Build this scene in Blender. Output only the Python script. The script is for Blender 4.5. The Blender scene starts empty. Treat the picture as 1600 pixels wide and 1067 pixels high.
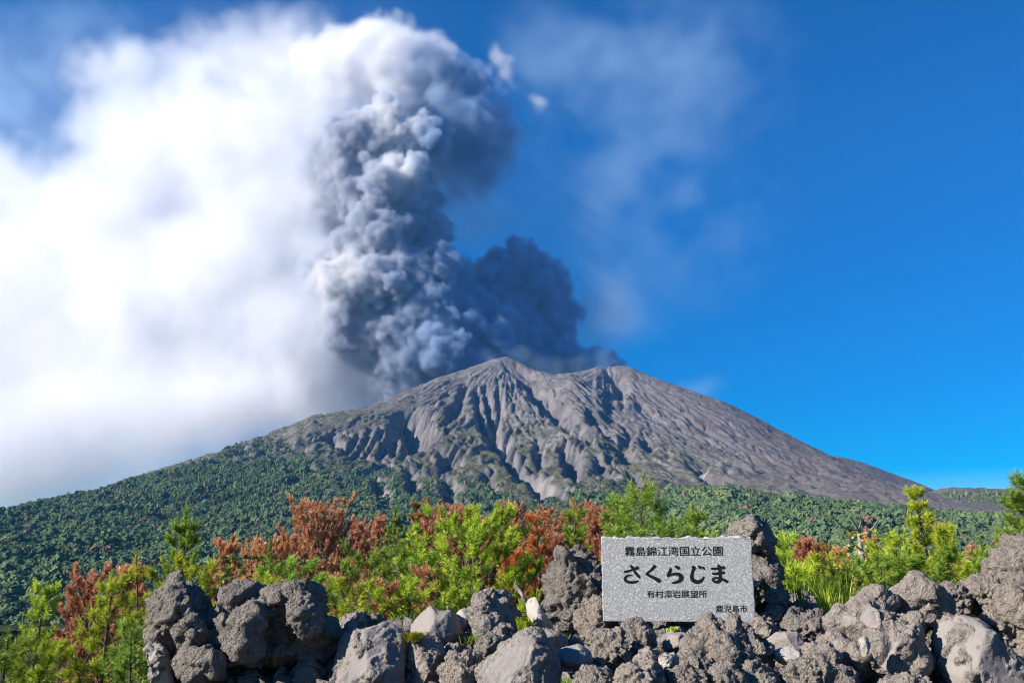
import bpy, math, random
import numpy as np
from mathutils import Vector, Matrix, Euler
R = math.radians
C = bpy.context.scene.collection
SC = bpy.context.scene

# ------------------------------------------------------------------ camera
FPX, CX, CY, PITCH, EYE = 1500.0, 800.0, 533.5, R(14.0), 1.6
cam = bpy.data.cameras.new('camera'); cam_o = bpy.data.objects.new('camera', cam); C.objects.link(cam_o)
cam.sensor_width = 36.0; cam.lens = 36.0*FPX/1600.0
cam.clip_start = 0.1; cam.clip_end = 60000
cam_o.location = (0, 0, EYE); cam_o.rotation_euler = (R(90)+PITCH, 0, 0)
SC.camera = cam_o

# ------------------------------------------------------------------ sky and sun
SUN_DIR = Vector((-0.82, -0.33, 0.47)).normalized()         # towards the sun
SUN_EL = math.asin(SUN_DIR.z); SUN_AZ = math.atan2(SUN_DIR.x, SUN_DIR.y)
w = bpy.data.worlds.new('World'); SC.world = w; w.use_nodes = True
nt = w.node_tree; nt.nodes.clear()
wo = nt.nodes.new('ShaderNodeOutputWorld'); bg = nt.nodes.new('ShaderNodeBackground'); sk = nt.nodes.new('ShaderNodeTexSky')
sk.sky_type = 'NISHITA'; sk.sun_disc = False; sk.sun_elevation = SUN_EL; sk.sun_rotation = SUN_AZ
sk.altitude = 300; sk.air_density = 1.0; sk.dust_density = 0.15; sk.ozone_density = 4.0
hs = nt.nodes.new('ShaderNodeHueSaturation'); hs.inputs['Saturation'].default_value = SKY_SAT = 1.95
hs.inputs['Hue'].default_value = 0.512
nt.links.new(sk.outputs[0], hs.inputs['Color']); nt.links.new(hs.outputs[0], bg.inputs[0]); nt.links.new(bg.outputs[0], wo.inputs[0])
bg.inputs[1].default_value = 0.066
su = bpy.data.lights.new('sun', 'SUN'); su.energy = 5.0; su.angle = R(0.5); su.color = (1.0, 0.93, 0.82)
su_o = bpy.data.objects.new('sun', su); C.objects.link(su_o)
su_o.rotation_euler = SUN_DIR.to_track_quat('Z', 'Y').to_euler(); su_o.location = (-50, -30, 60)
SC.view_settings.view_transform = 'Standard'; SC.view_settings.look = 'None'
SC.view_settings.exposure = 1.03; SC.view_settings.gamma = 1.0
cy = SC.cycles
cy.max_bounces = 16; cy.diffuse_bounces = 3; cy.glossy_bounces = 2; cy.transmission_bounces = 3
cy.transparent_max_bounces = 8; cy.volume_bounces = 12; cy.volume_step_rate = 2.0; cy.volume_max_steps = 512
cy.use_adaptive_sampling = True; cy.adaptive_threshold = 0.02
cy.pixel_filter_type = 'BLACKMAN_HARRIS'; cy.filter_width = 1.1
cy.use_denoising = True; cy.denoiser = 'OPENIMAGEDENOISE'
cy.caustics_reflective = False; cy.caustics_refractive = False

# ------------------------------------------------------------------ helpers
cp_, sp_ = math.cos(PITCH), math.sin(PITCH)
def at(px, py, Y):
    """world point at depth Y seen at photo pixel (px, py)"""
    u, v = (px-CX)/FPX, (CY-py)/FPX
    t = Y/(cp_ - v*sp_)
    return Vector((t*u, Y, EYE + t*(v*cp_ + sp_)))
def pix(x, y, z):
    z = z-EYE
    d = y*cp_ + z*sp_
    return CX + FPX*x/d, CY - FPX*(z*cp_ - y*sp_)/d
def pxm(Y):                      # metres per photo pixel at depth Y (near the picture's lower part)
    return Y/FPX

def tag(o, label=None, cat=None, group=None, kind=None):
    if label: o['label'] = label
    if cat: o['category'] = cat
    if group: o['group'] = group
    if kind: o['kind'] = kind
    return o
def link(o, parent=None):
    C.objects.link(o)
    if parent: o.parent = parent
    return o
def mesh_obj(name, verts, faces, mat=None, parent=None, smooth=True, loc=None):
    me = bpy.data.meshes.new(name)
    verts = np.asarray(verts, dtype=np.float32)
    fa = np.asarray(faces, dtype=np.int32)
    k = fa.shape[1]
    me.vertices.add(len(verts)); me.vertices.foreach_set('co', verts.ravel())
    me.loops.add(fa.size); me.loops.foreach_set('vertex_index', fa.ravel())
    me.polygons.add(len(fa)); me.polygons.foreach_set('loop_start', np.arange(0, fa.size, k, dtype=np.int32))
    me.update(calc_edges=True); me.validate()
    if smooth: me.polygons.foreach_set('use_smooth', np.ones(len(me.polygons), dtype=bool))
    if mat: me.materials.append(mat)
    o = bpy.data.objects.new(name, me)
    if loc is not None: o.location = loc
    return link(o, parent)
def attr(o, name, values):
    a = o.data.attributes.new(name, 'FLOAT', 'POINT')
    a.data.foreach_set('value', np.asarray(values, dtype=np.float32).ravel())

def _hash(ix, iy, iz, seed):
    h = (ix*374761393 + iy*668265263 + iz*2147483647 + seed*974634777) & 0xffffffff
    h = ((h ^ (h >> 13))*1274126177) & 0xffffffff
    h = ((h ^ (h >> 16))*2246822519) & 0xffffffff
    return h ^ (h >> 15)
def perlin(x, y, z=None, seed=0):
    """gradient noise at arrays of points, about -1..1"""
    x = np.asarray(x, dtype=np.float64); y = np.asarray(y, dtype=np.float64)
    z = np.zeros_like(x) if z is None else np.asarray(z, dtype=np.float64)
    ix, iy, iz = np.floor(x).astype(np.int64), np.floor(y).astype(np.int64), np.floor(z).astype(np.int64)
    fx, fy, fz = x-ix, y-iy, z-iz
    f = lambda t: t*t*t*(t*(t*6-15)+10)
    u, v, w_ = f(fx), f(fy), f(fz)
    def g(dx, dy, dz):
        h = _hash(ix+dx, iy+dy, iz+dz, seed)
        a = (h & 1023)/1023.0*2-1; b = ((h >> 10) & 1023)/1023.0*2-1; c = ((h >> 20) & 1023)/1023.0*2-1
        return a*(fx-dx) + b*(fy-dy) + c*(fz-dz)
    def lx(dy, dz):
        a = g(0, dy, dz); return a + u*(g(1, dy, dz)-a)
    def ly(dz):
        a = lx(0, dz); return a + v*(lx(1, dz)-a)
    a = ly(0)
    return 1.5*(a + w_*(ly(1)-a))
def fbm(x, y, z=None, o=4, seed=0, lac=2.0, gain=0.5):
    r = 0; a = 1.0; k = 1.0
    for i in range(o):
        r = r + a*perlin(np.asarray(x)*k, np.asarray(y)*k, None if z is None else np.asarray(z)*k, seed+i*17); a *= gain; k *= lac
    return r
def smooth(e0, e1, x):
    t = np.clip((np.asarray(x)-e0)/(e1-e0), 0, 1); return t*t*(3-2*t)

# node material helper
class NM:
    def __init__(s, name):
        s.m = bpy.data.materials.new(name); s.m.use_nodes = True; s.t = s.m.node_tree; s.t.nodes.clear()
        s.out = s.t.nodes.new('ShaderNodeOutputMaterial')
    def n(s, typ, **kw):
        nd = s.t.nodes.new(typ)
        for k, v in kw.items():
            if k in nd.inputs: s.set(nd.inputs[k], v)
            else: setattr(nd, k, v)
        return nd
    def set(s, sock, v):
        if isinstance(v, bpy.types.NodeSocket): s.t.links.new(v, sock)
        elif isinstance(v, (tuple, list)) and len(v) == 3 and sock.type == 'RGBA': sock.default_value = (*v, 1)
        else: sock.default_value = v
    def mix(s, f, a, b, mode='MIX'):
        nd = s.t.nodes.new('ShaderNodeMix'); nd.data_type = 'RGBA'; nd.blend_type = mode
        s.set(nd.inputs[0], f); s.set(nd.inputs[6], a); s.set(nd.inputs[7], b); return nd.outputs[2]
    def math(s, op, a, b=0.0, c=0.0):
        nd = s.t.nodes.new('ShaderNodeMath'); nd.operation = op
        s.set(nd.inputs[0], a); s.set(nd.inputs[1], b); s.set(nd.inputs[2], c); return nd.outputs[0]
    def ramp(s, f, stops):
        nd = s.t.nodes.new('ShaderNodeValToRGB'); cr = nd.color_ramp
        while len(cr.elements) < len(stops): cr.elements.new(0.5)
        for e, (p, c) in zip(cr.elements, stops): e.position = p; e.color = (*c, 1) if len(c) == 3 else c
        s.set(nd.inputs[0], f); return nd.outputs[0]
    def noise(s, vec, scale, detail=4, rough=0.55, dist=0.0, typ='FBM'):
        nd = s.t.nodes.new('ShaderNodeTexNoise'); nd.inputs['Scale'].default_value = scale
        nd.inputs['Detail'].default_value = detail; nd.inputs['Roughness'].default_value = rough; nd.inputs['Distortion'].default_value = dist
        if vec is not None: s.t.links.new(vec, nd.inputs['Vector'])
        return nd.outputs[0]
    def attr(s, name, typ='GEOMETRY'):
        nd = s.t.nodes.new('ShaderNodeAttribute'); nd.attribute_name = name; nd.attribute_type = typ; return nd
    def coord(s, k='Object'): return s.n('ShaderNodeTexCoord').outputs[k]
    def bump(s, h, strength=0.5, dist=0.05, normal=None):
        nd = s.n('ShaderNodeBump'); nd.inputs['Strength'].default_value = strength; nd.inputs['Distance'].default_value = dist
        s.set(nd.inputs['Height'], h)
        if normal is not None: s.set(nd.inputs['Normal'], normal)
        return nd.outputs[0]
    def bsdf(s, col, rough=0.9, spec=0.2, normal=None, **kw):
        nd = s.n('ShaderNodeBsdfPrincipled'); s.set(nd.inputs['Base Color'], col); s.set(nd.inputs['Roughness'], rough)
        s.set(nd.inputs['Specular IOR Level'], spec)
        if normal is not None: s.set(nd.inputs['Normal'], normal)
        for k, v in kw.items(): s.set(nd.inputs[k], v)
        s.t.links.new(nd.outputs[0], s.out.inputs[0]); return nd
# ------------------------------------------------------------------ mountain
GX0, GX1, GY0, GY1, GS = -2650.0, 2350.0, 700.0, 4900.0, 5.0
gx = np.arange(GX0, GX1+1, GS); gy = np.arange(GY0, GY1+1, GS)
XX, YY = np.meshgrid(gx, gy)
def prof(r, pts):
    r0, z0 = zip(*pts); return np.interp(r, r0, z0)
def smoothed_prof(pts):
    rr = np.arange(0, 6000, 10.0); zz = prof(rr, pts)
    k = np.hanning(25); k /= k.sum()
    zz = np.convolve(np.pad(zz, 12, mode='edge'), k, mode='valid'); zz[:8] = prof(rr[:8], pts)
    return lambda r: np.interp(r, rr, zz)
def sky_pts(lst, Y, c):      # a skyline traced at depth Y, as (distance from summit, height)
    o = []
    for px, py in lst:
        p = at(px, py, Y); o.append((abs(p.x-c), p.z))
    return sorted(o)
YC = 4000.0
S1 = at(793, 556, YC); S2 = at(952, 572, YC+150)
SKL = [(793, 556), (765, 562), (740, 571), (710, 581), (680, 591), (650, 603), (620, 615), (598, 625), (575, 632), (520, 645), (490, 648), (440, 668), (370, 695), (300, 720), (240, 739), (170, 761), (90, 791), (0, 824), (-120, 868)]
SKR = [(985, 572), (1020, 587), (1080, 609), (1130, 626), (1180, 649), (1240, 682), (1300, 711), (1340, 731), (1380, 749), (1440, 771), (1500, 790), (1600, 815), (1750, 850)]
pl = smoothed_prof(sky_pts(SKL, YC, S1.x)); pr = smoothed_prof(sky_pts(SKR, YC+150, S2.x))
pf = smoothed_prof([(0, 936), (150, 842), (300, 752), (600, 585), (1000, 418), (1500, 258), (2000, 138), (2600, 50), (3300, -25), (3800, -45), (6000, -50)])
pv = smoothed_prof([(0, 936), (120, 850), (300, 740), (700, 560), (1200, 380), (2000, 200), (6000, 0)])
def cone(cx, cy, left, right, top):
    dx, dy = XX-cx, YY-cy
    r = np.hypot(dx, dy)+1e-6
    th = dx/r; fr = np.clip(-dy/r, -1, 1)
    r2 = np.hypot(dx, dy*np.where(dy > 0, 1.9, 1.0))
    wl = np.clip(-th, 0, 1)**1.5; wr = np.clip(th, 0, 1)**1.5; wf = np.clip(1-np.abs(th)**1.5, 0, 1)
    s = wl+wr+wf
    z = (wl*left(r2)+wr*right(r2)+wf*pf(r2))/s
    return z - (936-top)*np.exp(-r/600), r, np.arctan2(dx, -dy)
c1, r1, a1 = cone(S1.x, YC, pl, pv, 936)
rim = np.hypot(np.clip(np.abs(XX-S2.x)-60, 0, None), 0)
c2, r2, a2 = cone(S2.x, YC+150, lambda r: pf(r)-20, pr, S2.z)
# right-hand crater: flat broken rim
k = 26.0
mx = np.maximum(c1, c2); H = mx + k*np.log(np.exp((c1-mx)/k)+np.exp((c2-mx)/k)) - k*0.35
fbig = fbm(XX/620, YY/620, o=3, seed=3)
H += fbig*9*smooth(80, 900, np.minimum(r1, r2))

# radial gullies (fans below each summit): sharp crests between sharp troughs
def tri(p): return 1-np.clip(np.abs(p)*2.2, 0, 1)
def fan(a, r, n, seed, rl):
    w1 = perlin(a*5, r/240, seed=seed)*0.10+perlin(a*14, r/110, seed=seed+7)*0.035
    return perlin((a+w1)*n, r/rl, seed=seed+1)
own1 = smooth(-60, 60, c1-c2)
m1 = own1*smooth(20, 300, r1)*(1-smooth(1200, 2000, r1))
crest = lambda p: 0.42-np.abs(p)*1.6
H += m1*(crest(fan(a1, r1, 9, 11, 1100))*9 + crest(fan(a1, r1, 20, 15, 1100))*12 + crest(fan(a1, r1, 38, 19, 900))*12 + crest(fan(a1, r1, 70, 21, 700))*6 - tri(fan(a1, r1, 26, 23, 1000))*9)
m2 = (1-own1)*smooth(40, 300, r2)*(1-smooth(1500, 2300, r2))
right = smooth(0.45, 0.95, a2)
H += m2*((crest(fan(a2, r2, 9, 41, 1000))*12 + crest(fan(a2, r2, 24, 45, 800))*11)*(1-right*0.8) + crest(fan(a2, r2, 36, 49, 600))*9 + crest(fan(a2, r2, 62, 51, 350))*8 - tri(fan(a2, r2, 30, 53, 800))*7*(1-right*0.6))
# small dimples and runnels on the smooth right-hand flank
H -= m2*right*9*np.clip(tri(perlin(a2*85+perlin(a2*20, r2/150, seed=78)*1.2, r2/60, seed=77))-0.55, 0, 1)*2.2*smooth(-0.3, 0.3, perlin(a2*30, r2/90, seed=79))
# sea-side lava lumps lower down
rm_ = np.minimum(r1, r2)
H += smooth(600, 1100, rm_)*(1-smooth(2200, 2900, rm_))*((1-np.abs(fbm(XX/150, YY/150, o=6, seed=9, gain=0.6))*2)*6-2)

def hz(x, y):
    i = np.clip((np.asarray(x)-GX0)/GS, 0, len(gx)-2.001); j = np.clip((np.asarray(y)-GY0)/GS, 0, len(gy)-2.001)
    i0, j0 = i.astype(int), j.astype(int); fi, fj = i-i0, j-j0
    return (H[j0, i0]*(1-fi)+H[j0, i0+1]*fi)*(1-fj)+(H[j0+1, i0]*(1-fi)+H[j0+1, i0+1]*fi)*fj
def hit(px, py):
    ys = np.arange(GY0+50, GY1-20, 4.0)
    P = [at(px, py, 1000.0), at(px, py, 2000.0)]
    t = (ys-1000)/1000
    x = P[0].x+(P[1].x-P[0].x)*t; z = P[0].z+(P[1].z-P[0].z)*t
    h = hz(x, ys); k_ = np.argmax(h >= z)
    if h[k_] < z[k_]: k_ = int(np.argmin(z-h))
    return x[k_], ys[k_]
MID = [(793, 556), (812, 565), (838, 578), (870, 584), (900, 581), (930, 574), (955, 571)]
SKA = SKL[::-1]+MID[1:]+SKR
# cut the traced skyline to the traced height, column by column
def fit_skyline():
    global H
    px, py = pix(XX, YY, H)
    tgt = np.interp(px, [p[0] for p in SKA], [p[1] for p in SKA])
    cols = np.clip((px/8).astype(int)+20, 0, 260)
    top = np.full(261, 9e9); np.minimum.at(top, cols.ravel(), py.ravel())
    tg = np.interp((np.arange(261)-20)*8+4, [p[0] for p in SKA], [p[1] for p in SKA])
    d = np.where(np.abs(top-tg) < 150, tg-top, 0)
    kk = np.hanning(5); kk /= kk.sum(); d = np.convolve(d, kk, mode='same')
    dd = np.interp(px/8+20-0.5, np.arange(261), d)
    H -= dd*YY/FPX*smooth(2300, 3300, YY)
for _ in range(4): fit_skyline()

def carve(pts, width, depth, prof_pow=1.0, jig=1.0):
    global H
    P = np.array([hit(*p) for p in pts])
    best = np.full(XX.shape, 1e9); frac = np.zeros(XX.shape)
    x0, x1 = P[:, 0].min()-4*width, P[:, 0].max()+4*width; y0, y1 = P[:, 1].min()-4*width, P[:, 1].max()+4*width
    i0, i1 = np.searchsorted(gx, [x0, x1]); j0, j1 = np.searchsorted(gy, [y0, y1])
    xs, ys = XX[j0:j1, i0:i1], YY[j0:j1, i0:i1]
    xs = xs+perlin(xs/60, ys/60, seed=5)*width*0.5*jig; ys = ys+perlin(xs/60, ys/60, seed=6)*width*0.5*jig
    best = np.full(xs.shape, 1e9); fr = np.zeros(xs.shape); L = 0; n = len(P)-1
    for q in range(n):
        ax, ay = P[q]; bx, by = P[q+1]; vx, vy = bx-ax, by-ay; l2 = vx*vx+vy*vy+1e-6
        t = np.clip(((xs-ax)*vx+(ys-ay)*vy)/l2, 0, 1)
        d = np.hypot(xs-ax-t*vx, ys-ay-t*vy); m = d < best
        best = np.where(m, d, best); fr = np.where(m, (q+t)/n, fr)
    e = np.sin(np.pi*np.clip(0.1+0.85*fr, 0, 1))**0.6
    H[j0:j1, i0:i1] -= 1.55*depth*e*np.exp(-(best/(0.85*width))**2*prof_pow)
for pts, w_, d_ in [
    ([(729, 598), (711, 640), (696, 664)], 20, 26), ([(744, 608), (757, 672)], 17, 30), ([(759, 604), (777, 677)], 17, 34), ([(781, 612), (776, 672)], 15, 26),
    ([(762, 668), (774, 692), (800, 719), (834, 749), (871, 782)], 30, 46), ([(890, 696), (897, 754)], 24, 40), ([(878, 704), (897, 758)], 20, 30),
    ([(811, 574), (852, 614), (890, 648), (903, 680)], 50, 50), ([(632, 645), (648, 668), (655, 690), (630, 712)], 46, 92), ([(638, 652), (664, 668)], 40, 60),
    ([(618, 668), (614, 712)], 18, 34), ([(515, 683), (532, 703)], 24, 40), ([(560, 672), (538, 716)], 13, 18), ([(580, 668), (552, 720)], 13, 20), ([(598, 668), (566, 722)], 13, 20), ([(612, 672), (590, 722)], 13, 20),
    ([(590, 752), (606, 796)], 20, 22), ([(690, 700), (716, 730)], 26, 30), ([(926, 646), (938, 668)], 30, 44), ([(892, 656), (896, 664)], 18, 24),
    ([(1008, 684), (1014, 706)], 20, 26), ([(1080, 724), (1122, 760)], 24, 22), ([(985, 668), (970, 700), (985, 730)], 26, 24), ([(962, 586), (972, 604), (960, 622)], 34, 34),
    ([(1170, 726), (1200, 745)], 18, 16), ([(1245, 745), (1252, 760)], 14, 16), ([(700, 745), (705, 790)], 20, 22), ([(780, 700), (790, 716)], 30, 34), ([(840, 690), (846, 720), (842, 742)], 18, 24),
    ([(935, 720), (946, 752)], 18, 22), ([(985, 744), (1000, 764)], 18, 20), ([(430, 700), (450, 684)], 24, 20), ([(760, 740), (776, 776)], 16, 18), ([(640, 735), (650, 780)], 16, 20)]:
    carve(pts, w_, d_)

# rain erosion: many drops roll downhill together
def erode(n, steps, batches, seed):
    global H
    rng = np.random.default_rng(seed); ny, nx = H.shape
    for b in range(batches):
        x = rng.uniform(1, nx-2, n); y = rng.uniform((2000-GY0)/GS, ny-2, n); dx = np.zeros(n); dy = np.zeros(n); sed = np.zeros(n); vel = np.ones(n)
        for s in range(steps):
            i, j = x.astype(int), y.astype(int); fx, fy = x-i, y-j
            a, b_, c, d = H[j, i], H[j, i+1], H[j+1, i], H[j+1, i+1]
            h0 = (a*(1-fx)+b_*fx)*(1-fy)+(c*(1-fx)+d*fx)*fy
            g_x = (b_-a)*(1-fy)+(d-c)*fy; g_y = (c-a)*(1-fx)+(d-b_)*fx
            dx = dx*0.25-g_x*0.75; dy = dy*0.25-g_y*0.75; l = np.hypot(dx, dy)+1e-9; dx /= l; dy /= l
            xn = np.clip(x+dx, 1, nx-2.01); yn = np.clip(y+dy, 1, ny-2.01)
            dh = hzg(xn, yn)-h0
            cap = np.maximum(-dh, 0.02)*vel*1.1
            up = dh > 0
            dep = np.where(up, np.minimum(dh, sed), np.maximum(sed-cap, 0)*0.25)
            ero = np.where(up, 0, np.minimum(np.maximum(cap-sed, 0)*0.10, -np.minimum(dh, 0)))
            ok = (x > 3) & (x < nx-4) & (y > 3) & (y < ny-4)
            q = np.where(ok, np.clip(dep-ero, -1.5, 1.5), 0); sed -= q
            np.add.at(H, (j, i), q*(1-fx)*(1-fy)); np.add.at(H, (j, i+1), q*fx*(1-fy)); np.add.at(H, (j+1, i), q*(1-fx)*fy); np.add.at(H, (j+1, i+1), q*fx*fy)
            vel = np.sqrt(np.clip(vel*vel-dh*0.4, 0.3, 16)); x, y = xn, yn
def hzg(i, j):
    i0, j0 = i.astype(int), j.astype(int); fi, fj = i-i0, j-j0
    return (H[j0, i0]*(1-fi)+H[j0, i0+1]*fi)*(1-fj)+(H[j0+1, i0]*(1-fi)+H[j0+1, i0+1]*fi)*fj
erode(40000, 60, 2, 2)
for _ in range(2): fit_skyline()
rmin = np.minimum(r1, r2)
H += (1-np.abs(fbm(XX/17, YY/17, o=2, seed=25))*2)*1.4*(0.4+0.6*smooth(450, 1000, rmin))
H += (crest(fan(a1, r1, 13, 111, 1500))*22+crest(fan(a1, r1, 31, 113, 900))*10)*smooth(800, 1300, rmin)*(1-smooth(2600, 3300, r1))
def hill(pts, Y, front, back, wob, seed):
    global H
    q = np.array([[at(a, b, Y).x, at(a, b, Y).z] for a, b in pts]); q = q[np.argsort(q[:, 0])]
    yc = Y+perlin(XX/300, XX*0, seed=seed)*60
    top = np.interp(XX, q[:, 0], q[:, 1])+fbm(XX/90, YY/90, o=3, seed=seed+1)*wob
    dy = YY-yc
    fall = np.where(dy < 0, 1-np.clip(-dy/front, 0, 1)**1.4, 1-smooth(0, 1, dy/back))
    H = np.maximum(H, -60+(top+60)*fall)
    H_ = H
hill([(700, 1000), (960, 800), (1040, 770), (1120, 772), (1200, 783), (1300, 796), (1400, 806), (1500, 812), (1620, 820), (1800, 830)], 1900, 1350, 260, 5, 61)
LAVA0 = H.copy()
hill([(1100, 1000), (1380, 800), (1440, 775), (1462, 768), (1480, 761), (1500, 764), (1520, 767), (1560, 767), (1600, 762), (1700, 756), (1850, 752)], 2700, 900, 260, 9, 71)
lava_m = smooth(2, 14, H-LAVA0)
hill([(1200, 1000), (1285, 722), (1306, 712), (1340, 721), (1380, 734), (1420, 749), (1462, 768), (1520, 800), (1700, 1000)], 4700, 500, 300, 2, 81)
H += (1-np.abs(fbm(XX/48, YY/48, o=4, seed=21, gain=0.62))*2)*3.2*(0.15+0.85*smooth(450, 1000, rmin))*(1-0.5*smooth(300, 900, XX))
H = np.where(YY < 1100, H-(1100-YY)*0.05, H)

# where plants grow: upper limit follows the traced tree line
TL = [(-200, 800), (0, 740), (370, 693), (430, 702), (500, 726), (560, 738), (600, 748), (650, 768), (700, 778), (760, 782), (830, 790), (880, 788), (950, 774), (1040, 768), (1120, 772), (1200, 780), (1300, 790), (1450, 800), (1700, 820)]
tl = np.array([(hit(p[0], p[1])[0], *p) for p in TL])
tzs = [];
for p in TL:
    x_, y_ = hit(*p); tzs.append((x_, float(hz(x_, y_))))
tzs.sort(); ztree = np.interp(XX, [t[0] for t in tzs], [t[1] for t in tzs])
vn = fbm(XX/170, YY/170, o=4, seed=31)
gsl = np.hypot(*np.gradient(H, GS))
lap = (np.roll(H, 3, 0)+np.roll(H, -3, 0)+np.roll(H, 3, 1)+np.roll(H, -3, 1)-4*H)
forest_m = smooth(-60, 45, ztree-H+vn*62+fbm(XX/45, YY/45, o=2, seed=35)*26)*(1-smooth(0.95, 1.4, gsl))
forest_m = np.maximum(forest_m*(1-lava_m), lava_m*smooth(60, 10, H-190+vn*30)*0.5)
grass_m = smooth(-230, 30, ztree+300-H+vn*110)*(1-smooth(0.7, 1.25, gsl))*smooth(-0.45, 0.25, fbm(XX/45, YY/45, o=4, seed=33, gain=0.6)+0.45)
grass_m *= 1-0.85*smooth(350, 800, XX)
ny, nx = XX.shape
V = np.stack([XX, YY, H], -1).reshape(-1, 3)
idx = np.arange(ny*nx).reshape(ny, nx)
F = np.stack([idx[:-1, :-1], idx[:-1, 1:], idx[1:, 1:], idx[1:, :-1]], -1).reshape(-1, 4)
m = NM('ash_slope'); co = m.coord()
n1 = m.noise(co, 0.012, 6, 0.6); n2 = m.noise(co, 0.09, 4, 0.6)
ash = m.ramp(n1, [(0.3, (0.122, 0.113, 0.114)), (0.5, (0.176, 0.163, 0.164)), (0.72, (0.243, 0.226, 0.223))])
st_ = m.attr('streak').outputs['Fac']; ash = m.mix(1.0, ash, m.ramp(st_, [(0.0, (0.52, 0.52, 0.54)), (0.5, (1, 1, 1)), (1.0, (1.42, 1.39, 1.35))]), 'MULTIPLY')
ash = m.mix(m.attr('red').outputs['Fac'], ash, (0.135, 0.110, 0.110))
ash = m.mix(m.attr('pale').outputs['Fac'], ash, (0.37, 0.34, 0.31))
gr = m.ramp(n2, [(0.35, (0.060, 0.070, 0.030)), (0.65, (0.135, 0.130, 0.062))])
col = m.mix(m.attr('grass').outputs['Fac'], ash, gr)
fo = m.ramp(n2, [(0.3, (0.02, 0.035, 0.015)), (0.7, (0.05, 0.07, 0.025))])
col = m.mix(m.attr('forest').outputs['Fac'], col, fo)
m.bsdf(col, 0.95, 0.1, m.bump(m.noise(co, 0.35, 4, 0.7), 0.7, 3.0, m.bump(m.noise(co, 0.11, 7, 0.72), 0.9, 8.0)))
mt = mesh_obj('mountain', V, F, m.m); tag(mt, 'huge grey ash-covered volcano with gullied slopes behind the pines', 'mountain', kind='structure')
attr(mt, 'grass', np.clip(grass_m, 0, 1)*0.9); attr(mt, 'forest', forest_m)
pale = smooth(1.5, 4.0, lap)*smooth(0.3, 0.5, gsl)*0.0
PALE = [(600, 775, 9), (652, 700, 6), (845, 762, 10), (862, 772, 9), (737, 772, 9), (690, 775, 5), (805, 768, 6), (1115, 756, 9), (1100, 742, 6), (800, 556, 4), (1045, 764, 5), (590, 752, 4), (470, 688, 5), (1030, 722, 6)]
ppx, ppy = pix(XX, YY, H)
for a_, b_, r_ in PALE:
    hx, hy = hit(a_, b_); s_ = r_*0.8*hy/FPX
    pale = np.maximum(pale, np.exp(-(((XX-hx)/s_)**2+((YY-hy)/(s_*2.6))**2))*0.9)
attr(mt, 'pale', np.clip(pale*(1+vn*0.4), 0, 1))
attr(mt, 'red', np.clip(smooth(300, 1000, XX)*0.75+fbm(XX/130, YY/300, o=3, seed=8)*0.35, 0, 0.9))

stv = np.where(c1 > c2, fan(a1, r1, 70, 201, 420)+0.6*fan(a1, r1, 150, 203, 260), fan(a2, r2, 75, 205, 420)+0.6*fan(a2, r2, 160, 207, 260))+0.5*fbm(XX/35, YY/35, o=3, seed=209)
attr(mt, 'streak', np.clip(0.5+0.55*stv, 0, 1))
# ------------------------------------------------------------------ eruption smoke
SY = 4250.0
def set_grid(pl, pr, pb, pt, y0, y1, vox):
    global BX0, BX1, BY0, BY1, BZ0, BZ1, NX, NY, NZ, sx, sy, sz, NO, GE
    A0, A1 = at(pl, pb, SY), at(pr, pt, SY)
    BX0, BX1, BZ0, BZ1, BY0, BY1 = A0.x, A1.x, A0.z-40, A1.z, SY+y0, SY+y1
    NX, NY, NZ = int((BX1-BX0)/vox), int((BY1-BY0)/vox), int((BZ1-BZ0)/vox)
    sx = np.linspace(BX0, BX1, NX, dtype=np.float32); sy = np.linspace(BY0, BY1, NY, dtype=np.float32); sz = np.linspace(BZ0, BZ1, NZ, dtype=np.float32)
    ex = np.minimum(np.minimum(np.arange(NX), NX-1-np.arange(NX)), 12)/12.0; ey = np.minimum(np.minimum(np.arange(NY), NY-1-np.arange(NY)), 8)/8.0; ez = np.minimum(np.minimum(np.arange(NZ), NZ-1-np.arange(NZ)), 6)/6.0
    GE = (ex[:, None, None]*ey[None, :, None]*ez[None, None, :]).astype(np.float32)*np.random.default_rng(3).uniform(0.95, 1.05, (NX, NY, NZ)).astype(np.float32)   # fades at the walls; no two neighbouring cells alike
    print('smoke grid', NX, NY, NZ, NX*NY*NZ)
def upmat(n, cells):           # smooth interpolation matrix from random lattice to grid
    p = np.linspace(0, cells, n); i = np.minimum(p.astype(int), cells-1); t = (p-i)
    M = np.zeros((n, cells+3), dtype=np.float32)
    b = [(1-t)**3/6, (3*t**3-6*t**2+4)/6, (-3*t**3+3*t**2+3*t+1)/6, t**3/6]
    for q in range(4): M[np.arange(n), i+q] += b[q]
    return M
def vnoise(cell, seed):        # value noise, unit deviation, on the whole grid
    rng = np.random.default_rng(seed)
    cx_, cy_, cz_ = [max(1, int(round((b-a)/cell))) for a, b in ((BX0, BX1), (BY0, BY1), (BZ0, BZ1))]
    L = rng.normal(size=(cx_+3, cy_+3, cz_+3)).astype(np.float32)
    L = np.tensordot(upmat(NX, cx_), L, axes=(1, 0))
    L = np.einsum('ab,xbz->xaz', upmat(NY, cy_), L, optimize=True)
    L = np.einsum('ab,xyb->xya', upmat(NZ, cz_), L, optimize=True)
    return (L/0.36).astype(np.float32)
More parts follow.
